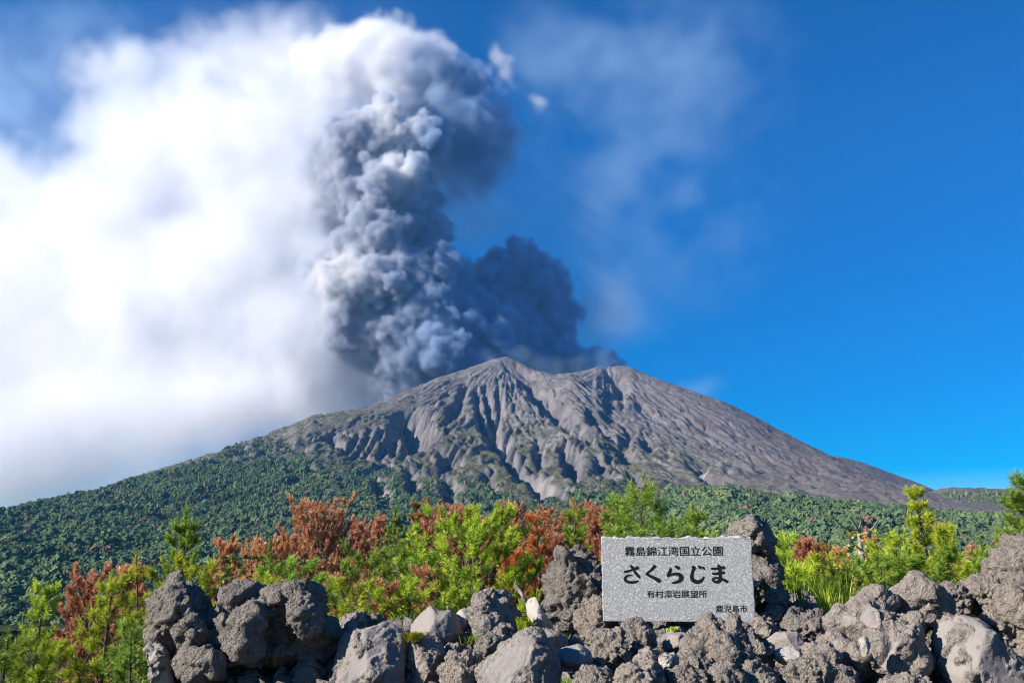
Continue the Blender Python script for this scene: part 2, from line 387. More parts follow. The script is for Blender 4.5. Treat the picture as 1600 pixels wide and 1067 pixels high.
def blobs(lst, grow=1.0):
    """metres inside the union of balls; list of (px, py, radius px, depth offset m)"""
    f = np.full((NX, NY, NZ), -400, dtype=np.float32)
    for px, py, r, dy in lst:
        c = at(px, py, SY+dy); r = r*(SY+dy)/FPX*grow; e = r+230
        i0, i1 = np.searchsorted(sx, [c.x-e, c.x+e]); j0, j1 = np.searchsorted(sy, [c.y-e, c.y+e]); k0, k1 = np.searchsorted(sz, [c.z-e, c.z+e])
        if i1 <= i0 or j1 <= j0 or k1 <= k0: continue
        d = r-np.sqrt((sx[i0:i1, None, None]-c.x)**2+(sy[None, j0:j1, None]-c.y)**2+(sz[None, None, k0:k1]-c.z)**2)
        s = f[i0:i1, j0:j1, k0:k1]; np.maximum(s, d, out=s)
    return f
def lobes(lst, seed, n=9, rr=(0.28, 0.5), levels=2):
    """cauliflower: smaller balls sit on the surface of each ball, still smaller ones on those"""
    rng = np.random.default_rng(seed); out = list(lst); cur = list(lst)
    for lv in range(levels):
        nxt = []
        for px, py, r, dy in cur:
            for _ in range(n):
                v = rng.normal(size=3); v /= np.linalg.norm(v)
                q = r*rng.uniform(*rr)
                nxt.append((px+v[0]*r*0.86, py-v[2]*r*0.86, q, dy+v[1]*r*0.86*SY/FPX))
        out += nxt; cur = nxt
    return out
ASH = [(700, 560, 78, 60), (760, 556, 66, 120), (640, 552, 62, 0), (815, 552, 50, 200), (600, 520, 66, 20), (660, 500, 80, 40), (730, 508, 62, 140), (560, 520, 56, 60),
       (535, 448, 46, -120), (585, 432, 46, -140), (505, 442, 30, -90), (640, 440, 68, 0), (690, 440, 50, 90), (600, 375, 54, -60), (648, 365, 46, 50), (560, 392, 40, -60), (712, 470, 40, 130),
       (640, 312, 46, 30), (600, 300, 46, -20), (560, 300, 50, 30), (525, 285, 40, 60), (560, 212, 44, -30), (605, 200, 38, -50), (655, 218, 40, -30), (535, 245, 46, 20), (675, 205, 28, 0), (500, 250, 36, 60), (510, 330, 36, 60),
       (605, 285, 34, -150), (645, 268, 24, -150), (590, 300, 24, -140),
       (815, 418, 38, 260), (790, 445, 44, 260), (845, 455, 44, 260), (800, 500, 58, 260), (858, 500, 42, 260), (770, 500, 40, 220), (830, 535, 50, 240), (812, 396, 22, 260)]
PUFF = [(850, 556, 30, 200), (878, 562, 24, 170), (905, 572, 16, 150), (950, 570, 12, 150), (970, 572, 8, 150), (885, 552, 20, 120), (905, 562, 15, 120), (866, 566, 14, 120), (930, 552, 15, 150), (945, 560, 12, 150), (925, 563, 14, 150), (960, 567, 8, 150)]
CAN = [(686, 250, 50, 250), (735, 215, 74, 230), (700, 165, 72, 230), (745, 262, 50, 230), (712, 284, 36, 230), (770, 205, 44, 240), (660, 130, 74, 210), (702, 138, 40, 230), (640, 190, 70, 280)]
TOP = [(590, 68, 48, 150), (640, 88, 50, 150), (560, 95, 54, 170), (675, 108, 42, 150), (520, 110, 60, 200), (600, 120, 60, 180)]
WISP = [(773, 82, 12, 130), (776, 100, 19, 130), (786, 118, 19, 130), (764, 112, 15, 130), (796, 136, 12, 140), (790, 104, 12, 130), (838, 160, 8, 150), (755, 108, 8, 130)]
WHITE = [(470, 120, 84, 330), (390, 110, 72, 330), (300, 112, 66, 340), (210, 118, 62, 350), (150, 110, 30, 350), (430, 215, 110, 350), (330, 225, 120, 360), (250, 270, 130, 360), (180, 200, 70, 360), (420, 350, 120, 330),
         (190, 370, 130, 360), (340, 450, 140, 360), (230, 480, 140, 360), (70, 330, 80, 360), (50, 430, 130, 360), (100, 520, 130, 360), (440, 520, 100, 300), (510, 545, 70, 260), (20, 270, 45, 380), (-60, 420, 160, 380),
         (340, 550, 90, 340), (120, 570, 90, 340), (-60, 300, 80, 380), (60, 480, 150, 380), (20, 360, 90, 380), (-60, 540, 150, 380), (560, 560, 50, 200), (500, 400, 70, 260), (480, 300, 90, 300), (520, 190, 80, 300)]
LOW = [(560, 570, 56, 120), (620, 575, 50, 100), (505, 560, 50, 160), (690, 565, 46, 120), (455, 560, 44, 200), (560, 500, 60, 180), (760, 560, 50, 220), (830, 560, 40, 260), (880, 565, 36, 200), (930, 566, 24, 180), (530, 590, 44, 160), (585, 598, 40, 110), (640, 592, 40, 90), (480, 590, 44, 200)]
THIN = [(838, 574, 22, -130), (868, 580, 22, -120), (900, 578, 20, -110), (815, 560, 20, -150), (760, 566, 26, -120), (700, 582, 26, -100), (640, 600, 26, -80)]
# dense ash, on a fine grid
set_grid(400, 1010, 650, -20, -330, 520, 6.2 if not globals().get('QUICK') else 12.0)
N65, N33, N17, N11, N130 = vnoise(65.0, 165), vnoise(33.0, 133), vnoise(18.0, 7), vnoise(11.0, 8), vnoise(130.0, 230)
f = blobs(lobes(ASH, 1, n=10, rr=(0.28, 0.53), levels=2)+lobes(PUFF, 2, n=8, rr=(0.35, 0.55), levels=1))
f += N65*9+N33*7+N17*5+N11*3
pxl = ((sx+0.0)*FPX/SY/1.03+800).astype(np.float32)
softw = (27+75*np.clip((520-pxl)/70, 0, 1)).astype(np.float32)[:, None, None]     # the windward side frays into the pale smoke
g = np.clip((f+softw*0.25)/softw, 0, 1)*(1-0.5*np.clip((500-pxl)/60, 0, 1)).astype(np.float32)[:, None, None]
f = blobs(lobes(CAN, 3, n=8, levels=1)); f += N130*18+N65*16+N33*10+N17*5
g = np.maximum(g, np.clip((f+15)/110.0, 0, 1)*0.40)
f = blobs(lobes(LOW, 13, n=8, levels=1)); f += N130*18+N65*14+N33*8+N17*4
g = np.maximum(g, np.clip((f+35)/150.0, 0, 1)*0.26)
f = blobs(THIN); f += N65*8+N33*6
g = np.maximum(g, np.clip((f+14)/40.0, 0, 1)*0.04)
del N65, N33, N17, N11, N130, f
def vol_obj(name, grid, mat):
    me = bpy.data.meshes.new(name); me.vertices.add(grid.size)
    a_ = me.attributes.new('d', 'FLOAT', 'POINT'); a_.data.foreach_set('value', np.ascontiguousarray(grid.transpose(2, 1, 0)).ravel())
    me.materials.append(mat)
    o = link(bpy.data.objects.new(name, me))
    ng = bpy.data.node_groups.new(name, 'GeometryNodeTree'); N = ng.nodes.new; L = ng.links.new
    ng.interface.new_socket('Geometry', in_out='INPUT', socket_type='NodeSocketGeometry'); ng.interface.new_socket('Geometry', in_out='OUTPUT', socket_type='NodeSocketGeometry')
    gi, go, vc, si, nd = N('NodeGroupInput'), N('NodeGroupOutput'), N('GeometryNodeVolumeCube'), N('GeometryNodeSampleIndex'), N('GeometryNodeInputNamedAttribute')
    nd.data_type = 'FLOAT'; nd.inputs[0].default_value = 'd'; si.data_type = 'FLOAT'; si.domain = 'POINT'
    vc.inputs['Min'].default_value = (BX0, BY0, BZ0); vc.inputs['Max'].default_value = (BX1, BY1, BZ1)
    vc.inputs['Resolution X'].default_value = NX; vc.inputs['Resolution Y'].default_value = NY; vc.inputs['Resolution Z'].default_value = NZ
    vc.inputs['Background'].default_value = 0.0
    pos, sep = N('GeometryNodeInputPosition'), N('ShaderNodeSeparateXYZ'); L(pos.outputs[0], sep.inputs[0])
    def mth(op, a, b):
        q = N('ShaderNodeMath'); q.operation = op
        for s_, v in zip(q.inputs, (a, b)):
            if isinstance(v, (int, float)): s_.default_value = v
            else: L(v, s_)
        return q.outputs[0]
    ids = []
    for k_, (a, b, n) in enumerate(((BX0, BX1, NX), (BY0, BY1, NY), (BZ0, BZ1, NZ))):
        ids.append(mth('ROUND', mth('MULTIPLY', mth('SUBTRACT', sep.outputs[k_], a), (n-1)/(b-a)), 0))
    # integer arithmetic keeps large indices exact
    def imth(op, a, b):
        q = N('FunctionNodeIntegerMath'); q.operation = op
        for s_, v in zip(q.inputs, (a, b)):
            if isinstance(v, int): s_.default_value = v
            else: L(v, s_)
        return q.outputs[0]
    ix = imth('ADD', ids[0], imth('MULTIPLY', imth('ADD', ids[1], imth('MULTIPLY', ids[2], NY)), NX))
    L(gi.outputs[0], si.inputs['Geometry']); L(nd.outputs[0], si.inputs['Value']); L(ix, si.inputs['Index'])
    L(si.outputs[0], vc.inputs['Density'])
    sm = N('GeometryNodeSetMaterial'); sm.inputs['Material'].default_value = mat
    L(vc.outputs[0], sm.inputs[0]); L(sm.outputs[0], go.inputs[0])
    o.modifiers.new('smoke', 'NODES').node_group = ng
    return o
def smoke_mat(name, col, dens, aniso):
    m = bpy.data.materials.new(name); m.use_nodes = True; t = m.node_tree; t.nodes.clear()
    out, pv_, at_ = t.nodes.new('ShaderNodeOutputMaterial'), t.nodes.new('ShaderNodeVolumePrincipled'), t.nodes.new('ShaderNodeAttribute')
    pv_.inputs['Color'].default_value = (*col, 1); pv_.inputs['Density'].default_value = dens; pv_.inputs['Anisotropy'].default_value = aniso
    pv_.inputs['Density Attribute'].default_value = 'density'
    t.nodes.remove(at_); t.links.new(pv_.outputs[0], out.inputs['Volume']); return m

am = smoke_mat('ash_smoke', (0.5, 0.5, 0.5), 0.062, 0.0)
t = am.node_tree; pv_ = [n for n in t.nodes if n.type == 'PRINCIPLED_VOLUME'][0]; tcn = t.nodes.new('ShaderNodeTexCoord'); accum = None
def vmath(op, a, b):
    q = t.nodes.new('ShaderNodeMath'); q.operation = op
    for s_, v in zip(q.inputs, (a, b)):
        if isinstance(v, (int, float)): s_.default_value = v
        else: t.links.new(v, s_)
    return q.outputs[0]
for px, py, dy, rpx in ((615, 198, -40, 75), (620, 272, -130, 62), (540, 440, -110, 85), (680, 430, 60, 40), (590, 350, -50, 40)):      # sunlit heads of the column: their light put into a paler smoke colour
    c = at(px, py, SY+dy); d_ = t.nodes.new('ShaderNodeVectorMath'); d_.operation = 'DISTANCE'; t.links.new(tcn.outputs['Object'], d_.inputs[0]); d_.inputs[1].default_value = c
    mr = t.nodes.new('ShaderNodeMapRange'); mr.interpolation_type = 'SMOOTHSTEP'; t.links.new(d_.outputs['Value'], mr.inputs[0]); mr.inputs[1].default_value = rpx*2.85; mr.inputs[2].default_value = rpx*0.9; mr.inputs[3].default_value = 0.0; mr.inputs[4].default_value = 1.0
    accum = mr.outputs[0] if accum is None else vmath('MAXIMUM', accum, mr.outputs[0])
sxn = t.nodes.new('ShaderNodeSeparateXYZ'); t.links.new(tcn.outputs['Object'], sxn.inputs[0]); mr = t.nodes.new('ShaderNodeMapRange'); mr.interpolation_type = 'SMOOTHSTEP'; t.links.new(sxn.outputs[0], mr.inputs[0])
mr.inputs[1].default_value = -720.0; mr.inputs[2].default_value = -60.0  # shade of the right-hand column put into the colour: darker, bluer smoke rightwards
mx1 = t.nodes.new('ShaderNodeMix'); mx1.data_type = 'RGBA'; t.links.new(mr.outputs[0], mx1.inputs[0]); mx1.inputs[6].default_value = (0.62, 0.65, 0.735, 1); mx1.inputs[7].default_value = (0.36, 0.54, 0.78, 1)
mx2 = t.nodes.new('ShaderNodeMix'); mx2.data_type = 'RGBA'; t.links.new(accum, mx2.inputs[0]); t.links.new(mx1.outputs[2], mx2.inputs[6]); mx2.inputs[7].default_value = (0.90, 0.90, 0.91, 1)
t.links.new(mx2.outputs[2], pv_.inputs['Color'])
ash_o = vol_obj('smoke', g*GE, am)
tag(ash_o, 'dark billowing column of ash smoke rising from the crater', 'smoke', kind='stuff')
del g
# bright thin smoke, on a coarser grid
set_grid(-520, 1300, 830, -75, -380, 1650, 14.0)
NO = {c: vnoise(c, 100+int(c)) for c in (260.0, 130.0, 65.0, 33.0)}
f = blobs(lobes(TOP, 4, n=10, levels=2)+lobes(WISP, 6, n=8, levels=1)); f += NO[65.0]*12+NO[33.0]*10
g = np.clip((f+6)/45.0, 0, 1)*0.8
f = blobs(lobes([(a, b, r, 230+max(0, 500-a)*1.55) for a, b, r, d in WHITE], 5, n=9, rr=(0.25, 0.5), levels=1)); f += NO[260.0]*18+NO[130.0]*20+NO[65.0]*20+NO[33.0]*15
g = np.maximum(g, np.clip((f+75)/240.0, 0, 1)**1.15*0.34)
def veil(lst, amp, thr, con=0.5):
    f = np.zeros((NX, NY, NZ), dtype=np.float32)
    for px, py, rx, rz, dy, a in lst:
        c = at(px, py, SY+dy); k_ = (SY+dy)/FPX
        f += (a*np.exp(-((sx[:, None, None]-c.x)/(rx*k_))**2)*np.exp(-((sy[None, :, None]-c.y)/200.0)**2)*np.exp(-((sz[None, None, :]-c.z)/(rz*k_))**2)).astype(np.float32)
    n_ = (1-con)+con*np.clip(NO[260.0]*0.55+NO[130.0]*0.5+NO[65.0]*0.35+NO[33.0]*0.2, -1, 1)
    return np.clip(f*n_*1.3-thr, 0, 3)*amp
g += veil([(150, 690, 330, 80, 150, 1.3), (400, 630, 150, 50, 150, 0.9), (0, 740, 260, 60, 250, 1.3), (60, 620, 240, 90, 350, 1.0), (470, 635, 130, 40, 320, 1.4), (300, 660, 200, 50, 100, 1.0), (60, 70, 190, 90, 700, 0.10), (30, 190, 120, 60, 700, 0.12), (420, 30, 180, 40, 400, 0.10), (495, 400, 50, 170, -70, 0.32), (480, 280, 60, 110, -40, 0.25), (470, 520, 60, 80, -60, 0.3), (520, 580, 70, 40, -40, 0.12)], 0.22, 0.0, 0.35)
st_o = vol_obj('smoke', g*GE, smoke_mat('white_smoke', (0.972, 0.966, 0.975), 0.014, 0.0))
tag(st_o, 'pale white smoke drifting away beside the dark ash column', 'smoke', kind='stuff')
st_o.location = (3.37, -2.71, 4.13)      # the cells of the two clouds must not share faces
del g, f
# faint bluish ash veil drifting off to the right and above
set_grid(-300, 1330, 700, -90, -560, 900, 21.0)
NO = {c: vnoise(c, 300+int(c)) for c in (260.0, 130.0, 65.0, 45.0)}; NO[33.0] = NO[45.0]
g = veil([(980, 260, 160, 190, 150, 0.8), (890, 390, 110, 90, 420, 1.0), (945, 470, 60, 45, 250, 2.6), (1090, 120, 140, 130, 250, 0.7), (735, 345, 70, 60, 250, 3.0), (1090, 330, 110, 120, 250, 0.7), (930, 520, 60, 40, 250, 1.4), (1090, 607, 30, 12, 60, 1.6), (1000, 60, 190, 70, 250, 0.7), (860, 120, 80, 100, 250, 0.9), (60, 60, 190, 100, 400, 1.0), (30, 190, 140, 70, 400, 1.2)], 0.075, 0.06, 0.5)
g += veil([(972, 478, 36, 36, -200, 1.0), (1000, 505, 40, 22, -200, 0.5)], 0.085, 0.03, 0.35)
ve_o = vol_obj('smoke', g*GE, smoke_mat('veil_smoke', (0.62, 0.82, 1.0), 0.014, 0.2))
tag(ve_o, 'faint bluish veil of thinned smoke in the sky right of the ash column', 'smoke', kind='stuff')
ve_o.location = (-5.13, 6.47, -3.59)
del g, NO, GE
# ------------------------------------------------------------------ woods on the slopes
rng = np.random.default_rng(12)
sp = 6.4
fx_, fy_ = np.meshgrid(np.arange(GX0+20, GX1-20, sp), np.arange(GY0+20, 4180, sp))
fx_ = (fx_+rng.uniform(-0.45, 0.45, fx_.shape)*sp).ravel(); fy_ = (fy_+rng.uniform(-0.45, 0.45, fy_.shape)*sp).ravel()
def samp(A):
    i = np.clip(np.round((fx_-GX0)/GS).astype(int), 0, len(gx)-1); j = np.clip(np.round((fy_-GY0)/GS).astype(int), 0, len(gy)-1); return A[j, i]
fz_ = hz(fx_, fy_); fm, gm = samp(forest_m), samp(grass_m)
pxx, pyy = pix(fx_, fy_, fz_)
u_ = rng.random(len(fx_))
gap = smooth(0.25, 0.45, fbm(fx_/110, fy_/75, o=3, seed=51))
big = (u_ < fm*(1-0.85*gap)) & (fm > 0.12)
lit = (~big) & (rng.random(len(fx_)) < gm*0.5*smooth(140, -40, fz_-np.interp(fx_, [t[0] for t in tzs], [t[1] for t in tzs]))*smooth(-0.1, 0.35, fbm(fx_/60, fy_/60, o=2, seed=54)+0.15))
sel = (big | lit) & (pxx > -140) & (pxx < 1740) & (pyy > 640) & (pyy < 1080)
X_, Y_, Z_ = fx_[sel], fy_[sel], fz_[sel]; isb = big[sel]
brn = smooth(0.15, 0.5, fbm(X_/150, Y_/150, o=3, seed=57)+0.12*smooth(-200, 800, X_))
kind_pine = (rng.random(len(X_)) < smooth(60, 260, Z_)*0.6*isb+0.14)
scl = np.where(isb, np.clip(rng.lognormal(1.24, 0.36, len(X_)), 2.0, 10.0)*(1+0.25*np.clip(fbm(X_/55, Y_/55, o=2, seed=59), -1, 1)), rng.uniform(1.6, 3.2, len(X_)))*np.where(kind_pine, 0.75, 1.0)
tint = np.clip(rng.normal(0.50, 0.26, len(X_))+0.45*fbm(X_/90, Y_/90, o=2, seed=58), 0, 1)
dead = (rng.random(len(X_)) < 0.01+0.10*brn).astype(float)
me = bpy.data.meshes.new('forest'); me.vertices.add(len(X_)); me.vertices.foreach_set('co', np.stack([X_, Y_, Z_+scl*rng.uniform(0.1, 0.75, len(X_))], -1).astype(np.float32).ravel())
fo_o = link(bpy.data.objects.new('forest', me)); tag(fo_o, 'dark green woods covering the lower slopes of the volcano', 'forest', kind='stuff')
for nm, vals in (('scl', scl), ('tint', tint), ('dead', dead), ('pine', kind_pine.astype(float)), ('rot', rng.uniform(0, 6.28, len(X_)))): attr(fo_o, nm, vals)
m = NM('forest_leaf'); cc = m.coord()
ti, de = m.attr('tint', 'INSTANCER').outputs['Fac'], m.attr('dead', 'INSTANCER').outputs['Fac']
c_ = m.ramp(ti, [(0.0, (0.058, 0.105, 0.060)), (0.5, (0.105, 0.165, 0.075)), (1.0, (0.20, 0.25, 0.10))])
c_ = m.mix(de, c_, (0.25, 0.155, 0.115)); c_ = m.mix(m.noise(cc, 6.0, 3), c_, m.mix(0.5, c_, (0.02, 0.035, 0.015)))
m.bsdf(c_, 0.8, 0.15, m.bump(m.noise(cc, 7.0, 3, 0.7), 0.9, 0.25))
ng = bpy.data.node_groups.new('forest', 'GeometryNodeTree'); N = ng.nodes.new; L = ng.links.new
ng.interface.new_socket('Geometry', in_out='INPUT', socket_type='NodeSocketGeometry'); ng.interface.new_socket('Geometry', in_out='OUTPUT', socket_type='NodeSocketGeometry')
gi, go = N('NodeGroupInput'), N('NodeGroupOutput')
def crown_nodes(seed, pine):
    if pine:
        b = N('GeometryNodeMeshCone'); b.inputs['Vertices'].default_value = 14; b.inputs['Side Segments'].default_value = 9; b.inputs['Radius Bottom'].default_value = 0.80; b.inputs['Radius Top'].default_value = 0.06; b.inputs['Depth'].default_value = 2.3
    else:
        b = N('GeometryNodeMeshIcoSphere'); b.inputs['Radius'].default_value = 1.0; b.inputs['Subdivisions'].default_value = 4
    nz = N('ShaderNodeTexNoise'); nz.noise_dimensions = '4D'; nz.inputs['W'].default_value = seed*3.7; nz.inputs['Scale'].default_value = 2.3 if not pine else 3.0; nz.inputs['Detail'].default_value = 3.0
    sb = N('ShaderNodeVectorMath'); sb.operation = 'SUBTRACT'; L(nz.outputs['Color'], sb.inputs[0]); sb.inputs[1].default_value = (0.5, 0.5, 0.5)
    mu = N('ShaderNodeVectorMath'); mu.operation = 'SCALE'; L(sb.outputs[0], mu.inputs[0]); mu.inputs['Scale'].default_value = 1.7 if not pine else 0.9
    spn = N('GeometryNodeSetPosition'); L(b.outputs[0], spn.inputs['Geometry']); L(mu.outputs[0], spn.inputs['Offset'])
    sm = N('GeometryNodeSetMaterial'); sm.inputs['Material'].default_value = m.m; L(spn.outputs[0], sm.inputs[0])
    tr = N('GeometryNodeTransform'); L(sm.outputs[0], tr.inputs[0]); tr.inputs['Translation'].default_value = (0, 0, -0.8 if pine else 0.0); tr.inputs['Scale'].default_value = (1, 1, 1 if pine else 0.86)
    return tr.outputs[0]
def pick(seeds, pine, sel_out):
    j = N('GeometryNodeGeometryToInstance')
    for s_ in seeds: L(crown_nodes(s_, pine), j.inputs[0])
    io = N('GeometryNodeInstanceOnPoints'); L(gi.outputs[0], io.inputs['Points']); L(j.outputs[0], io.inputs['Instance']); io.inputs['Pick Instance'].default_value = True
    L(sel_out, io.inputs['Selection'])
    a_ = N('GeometryNodeInputNamedAttribute'); a_.data_type = 'FLOAT'; a_.inputs[0].default_value = 'scl'; L(a_.outputs[0], io.inputs['Scale'])
    r_ = N('GeometryNodeInputNamedAttribute'); r_.data_type = 'FLOAT'; r_.inputs[0].default_value = 'rot'
    cb = N('ShaderNodeCombineXYZ'); L(r_.outputs[0], cb.inputs[2]); L(cb.outputs[0], io.inputs['Rotation'])
    return io.outputs[0]
pa = N('GeometryNodeInputNamedAttribute'); pa.data_type = 'FLOAT'; pa.inputs[0].default_value = 'pine'
cm = N('ShaderNodeMath'); cm.operation = 'GREATER_THAN'; L(pa.outputs[0], cm.inputs[0]); cm.inputs[1].default_value = 0.5
cn = N('ShaderNodeMath'); cn.operation = 'LESS_THAN'; L(pa.outputs[0], cn.inputs[0]); cn.inputs[1].default_value = 0.5
jg = N('GeometryNodeJoinGeometry')
L(pick((1, 2, 3, 4), False, cn.outputs[0]), jg.inputs[0]); L(pick((5, 6, 7), True, cm.outputs[0]), jg.inputs[0]); L(jg.outputs[0], go.inputs[0])
fo_o.modifiers.new('trees', 'NODES').node_group = ng
print('forest', len(X_))
# ------------------------------------------------------------------ ground near the lookout
def ground_z(x, y):
    x = np.asarray(x, dtype=float); y = np.asarray(y, dtype=float)
    berm = 0.62*smooth(3.5, 6.0, y)+0.35*smooth(6, 8.5, y)
    z = 0.15+berm
    edge = smooth(-2.35, -2.9, x-0.0*y)*smooth(3.0, 4.5, y)
    z = z*(1-edge)+(-0.9)*edge
    z = z-2.6*smooth(8.9, 15, y)-3.0*smooth(15, 60, y)-42*smooth(60, 600, y)
    return z+0.12*perlin(x/1.7, y/1.7, seed=4)*smooth(2, 5, y)+1.5*perlin(x/45, y/45, seed=5)*smooth(40, 120, y)
def grid_sheet(name, xs, ys, zf, mat):
    X, Y = np.meshgrid(xs, ys); Z = zf(X, Y); n, k_ = X.shape; ii = np.arange(n*k_).reshape(n, k_)
    return mesh_obj(name, np.stack([X, Y, Z], -1).reshape(-1, 3), np.stack([ii[:-1, :-1], ii[:-1, 1:], ii[1:, 1:], ii[1:, :-1]], -1).reshape(-1, 4), mat)
m = NM('cinder_soil'); co = m.coord()
n1 = m.noise(co, 2.2, 6, 0.65); n2 = m.noise(co, 0.35, 4)
col = m.ramp(n1, [(0.3, (0.035, 0.03, 0.024)), (0.7, (0.11, 0.095, 0.08))])
col = m.mix(m.ramp(n2, [(0.42, (0, 0, 0)), (0.6, (1, 1, 1))]), col, (0.05, 0.06, 0.025))
m.bsdf(col, 0.95, 0.1, m.bump(n1, 0.8, 0.12))
far = np.concatenate([[-30000, -12000, -6000, -3000, -1500, -700, -350, -180, -100], np.linspace(-60, -10, 26), np.linspace(-9.6, 9.6, 97), np.linspace(10, 60, 26), [100, 180, 350, 700, 1500, 3000, 6000, 12000, 30000]])
fary = np.concatenate([[-9000, -2000, -400, -100, -30, -8], np.linspace(-4, 20, 121), np.linspace(21, 120, 60), [150, 200, 300, 450, 600, 800, 1200, 2000, 4000, 8000, 16000, 40000]])
g_o = grid_sheet('ground', far, fary, ground_z, m.m); tag(g_o, 'dark cinder ground below the lookout and the pines', 'ground', kind='structure')

# ------------------------------------------------------------------ lava boulders
def rock_mat(name, dark, light, face, warm):
    m = NM(name); co = m.coord(); cr = m.attr('crust').outputs['Fac']
    rnd = m.n('ShaderNodeObjectInfo').outputs['Random']
    va = m.n('ShaderNodeVectorMath', operation='ADD'); m.t.links.new(co, va.inputs[0])
    cb = m.n('ShaderNodeCombineXYZ'); mm = m.math('MULTIPLY', rnd, 37.0); m.t.links.new(mm, cb.inputs[0]); m.t.links.new(cb.outputs[0], va.inputs[1])
    v = va.outputs[0]
    nb = m.noise(v, 3.2, 4, 0.6); nm_ = m.noise(v, 14, 5, 0.65); nf = m.noise(v, 60, 4, 0.7); ng_ = m.noise(v, 170, 2, 0.6)
    vo = m.n('ShaderNodeTexVoronoi'); vo.inputs['Scale'].default_value = 34; m.t.links.new(v, vo.inputs['Vector'])
    vo2 = m.n('ShaderNodeTexVoronoi'); vo2.inputs['Scale'].default_value = 75; m.t.links.new(v, vo2.inputs['Vector'])
    rough_c = m.ramp(m.mix(0.5, nm_, nf), [(0.33, dark), (0.5, tuple((a+b)/2 for a, b in zip(dark, light))), (0.68, light)])
    face_c = m.ramp(m.mix(0.35, nb, nf), [(0.36, tuple(c*0.80 for c in face)), (0.52, face), (0.66, warm)])
    face_c = m.mix(m.ramp(ng_, [(0.62, (0, 0, 0)), (0.70, (1, 1, 1))]), face_c, tuple(c*0.6 for c in face))
    col = m.mix(cr, face_c, rough_c)
    col = m.mix(m.ramp(nb, [(0.50, (0, 0, 0)), (0.72, (0.55, 0.55, 0.55))]), col, warm)
    lichen = m.ramp(m.noise(v, 9, 3), [(0.66, (0, 0, 0)), (0.72, (0.6, 0.6, 0.6))]); col = m.mix(lichen, col, (0.23, 0.22, 0.185))
    pits = m.math('MULTIPLY', m.math('MINIMUM', m.math('MULTIPLY', vo.outputs[0], 1.6), m.math('ADD', vo2.outputs[0], 0.35)), 1.0)
    hgt = m.math('ADD', m.math('MULTIPLY', pits, m.math('MULTIPLY', cr, 0.55)), m.math('ADD', m.math('MULTIPLY', nf, m.math('ADD', m.math('MULTIPLY', cr, 0.7), 0.18)), m.math('MULTIPLY', nm_, m.math('MULTIPLY', cr, 0.9))))
    m.bsdf(col, 0.92, 0.18, m.bump(hgt, 1.0, 0.035)); return m.m
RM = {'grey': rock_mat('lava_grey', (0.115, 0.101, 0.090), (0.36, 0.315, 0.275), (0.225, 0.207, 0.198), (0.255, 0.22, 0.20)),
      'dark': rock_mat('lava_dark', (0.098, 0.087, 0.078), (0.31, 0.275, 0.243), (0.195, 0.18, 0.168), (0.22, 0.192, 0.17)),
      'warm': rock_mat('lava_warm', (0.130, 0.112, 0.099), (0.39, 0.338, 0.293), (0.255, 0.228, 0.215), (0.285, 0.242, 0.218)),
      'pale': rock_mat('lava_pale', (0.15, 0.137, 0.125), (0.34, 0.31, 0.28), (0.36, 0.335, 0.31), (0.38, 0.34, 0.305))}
def smooth_closed(P, n):
    """resample a closed outline evenly, corners slightly eased"""
    P = np.asarray(P, float); Q = np.vstack([P, P[:1]]); d = np.r_[0, np.cumsum(np.hypot(*np.diff(Q, axis=0).T))]
    s = np.linspace(0, d[-1], n, endpoint=False); X = np.stack([np.interp(s, d, Q[:, 0]), np.interp(s, d, Q[:, 1])], -1)
    X = X*0.6+0.2*(np.roll(X, 1, 0)+np.roll(X, -1, 0))
    return X
def lump(outline, Y, thick, sq=2.3, n=72, rings=15):
    o = smooth_closed(outline, n); W = np.array([at(a, b, Y) for a, b in o]); c = W.mean(0)
    V = []; F = []
    rows = []
    for i in range(rings+1):
        ph = math.pi*i/rings; s = math.sin(ph)**(2/sq) if 0 < i < rings else 0.0; t = -math.copysign(abs(math.cos(ph))**(2/sq), math.cos(ph))*thick
        if i in (0, rings): rows.append([len(V)]); V.append(c+np.array([0, t, 0]))
        else:
            rows.append(list(range(len(V), len(V)+n))); V += list(c+(W-c)*s+np.array([0, t, 0]))
    for i in range(rings):
        A, B = rows[i], rows[i+1]
        for k_ in range(n):
            k2 = (k_+1) % n
            if len(A) == 1: F.append((A[0], B[k2], B[k_]))
            elif len(B) == 1: F.append((A[k_], A[k2], B[0]))
            else: F += [(A[k_], A[k2], B[k2]), (A[k_], B[k2], B[k_])]
    return np.array(V), F, c
def remesh(V, F, vox):
    me = bpy.data.meshes.new('tmp'); me.from_pydata([tuple(v) for v in V], [], F); me.update()
    o = bpy.data.objects.new('tmp', me); C.objects.link(o)
    md = o.modifiers.new('r', 'REMESH'); md.mode = 'VOXEL'; md.voxel_size = vox; md.use_smooth_shade = True
    sm = o.modifiers.new('s', 'SMOOTH'); sm.factor = 0.5; sm.iterations = 1
    dg = bpy.context.evaluated_depsgraph_get(); ev = o.evaluated_get(dg); out = bpy.data.meshes.new_from_object(ev)
    bpy.data.objects.remove(o); bpy.data.meshes.remove(me); return out
RN = [0]
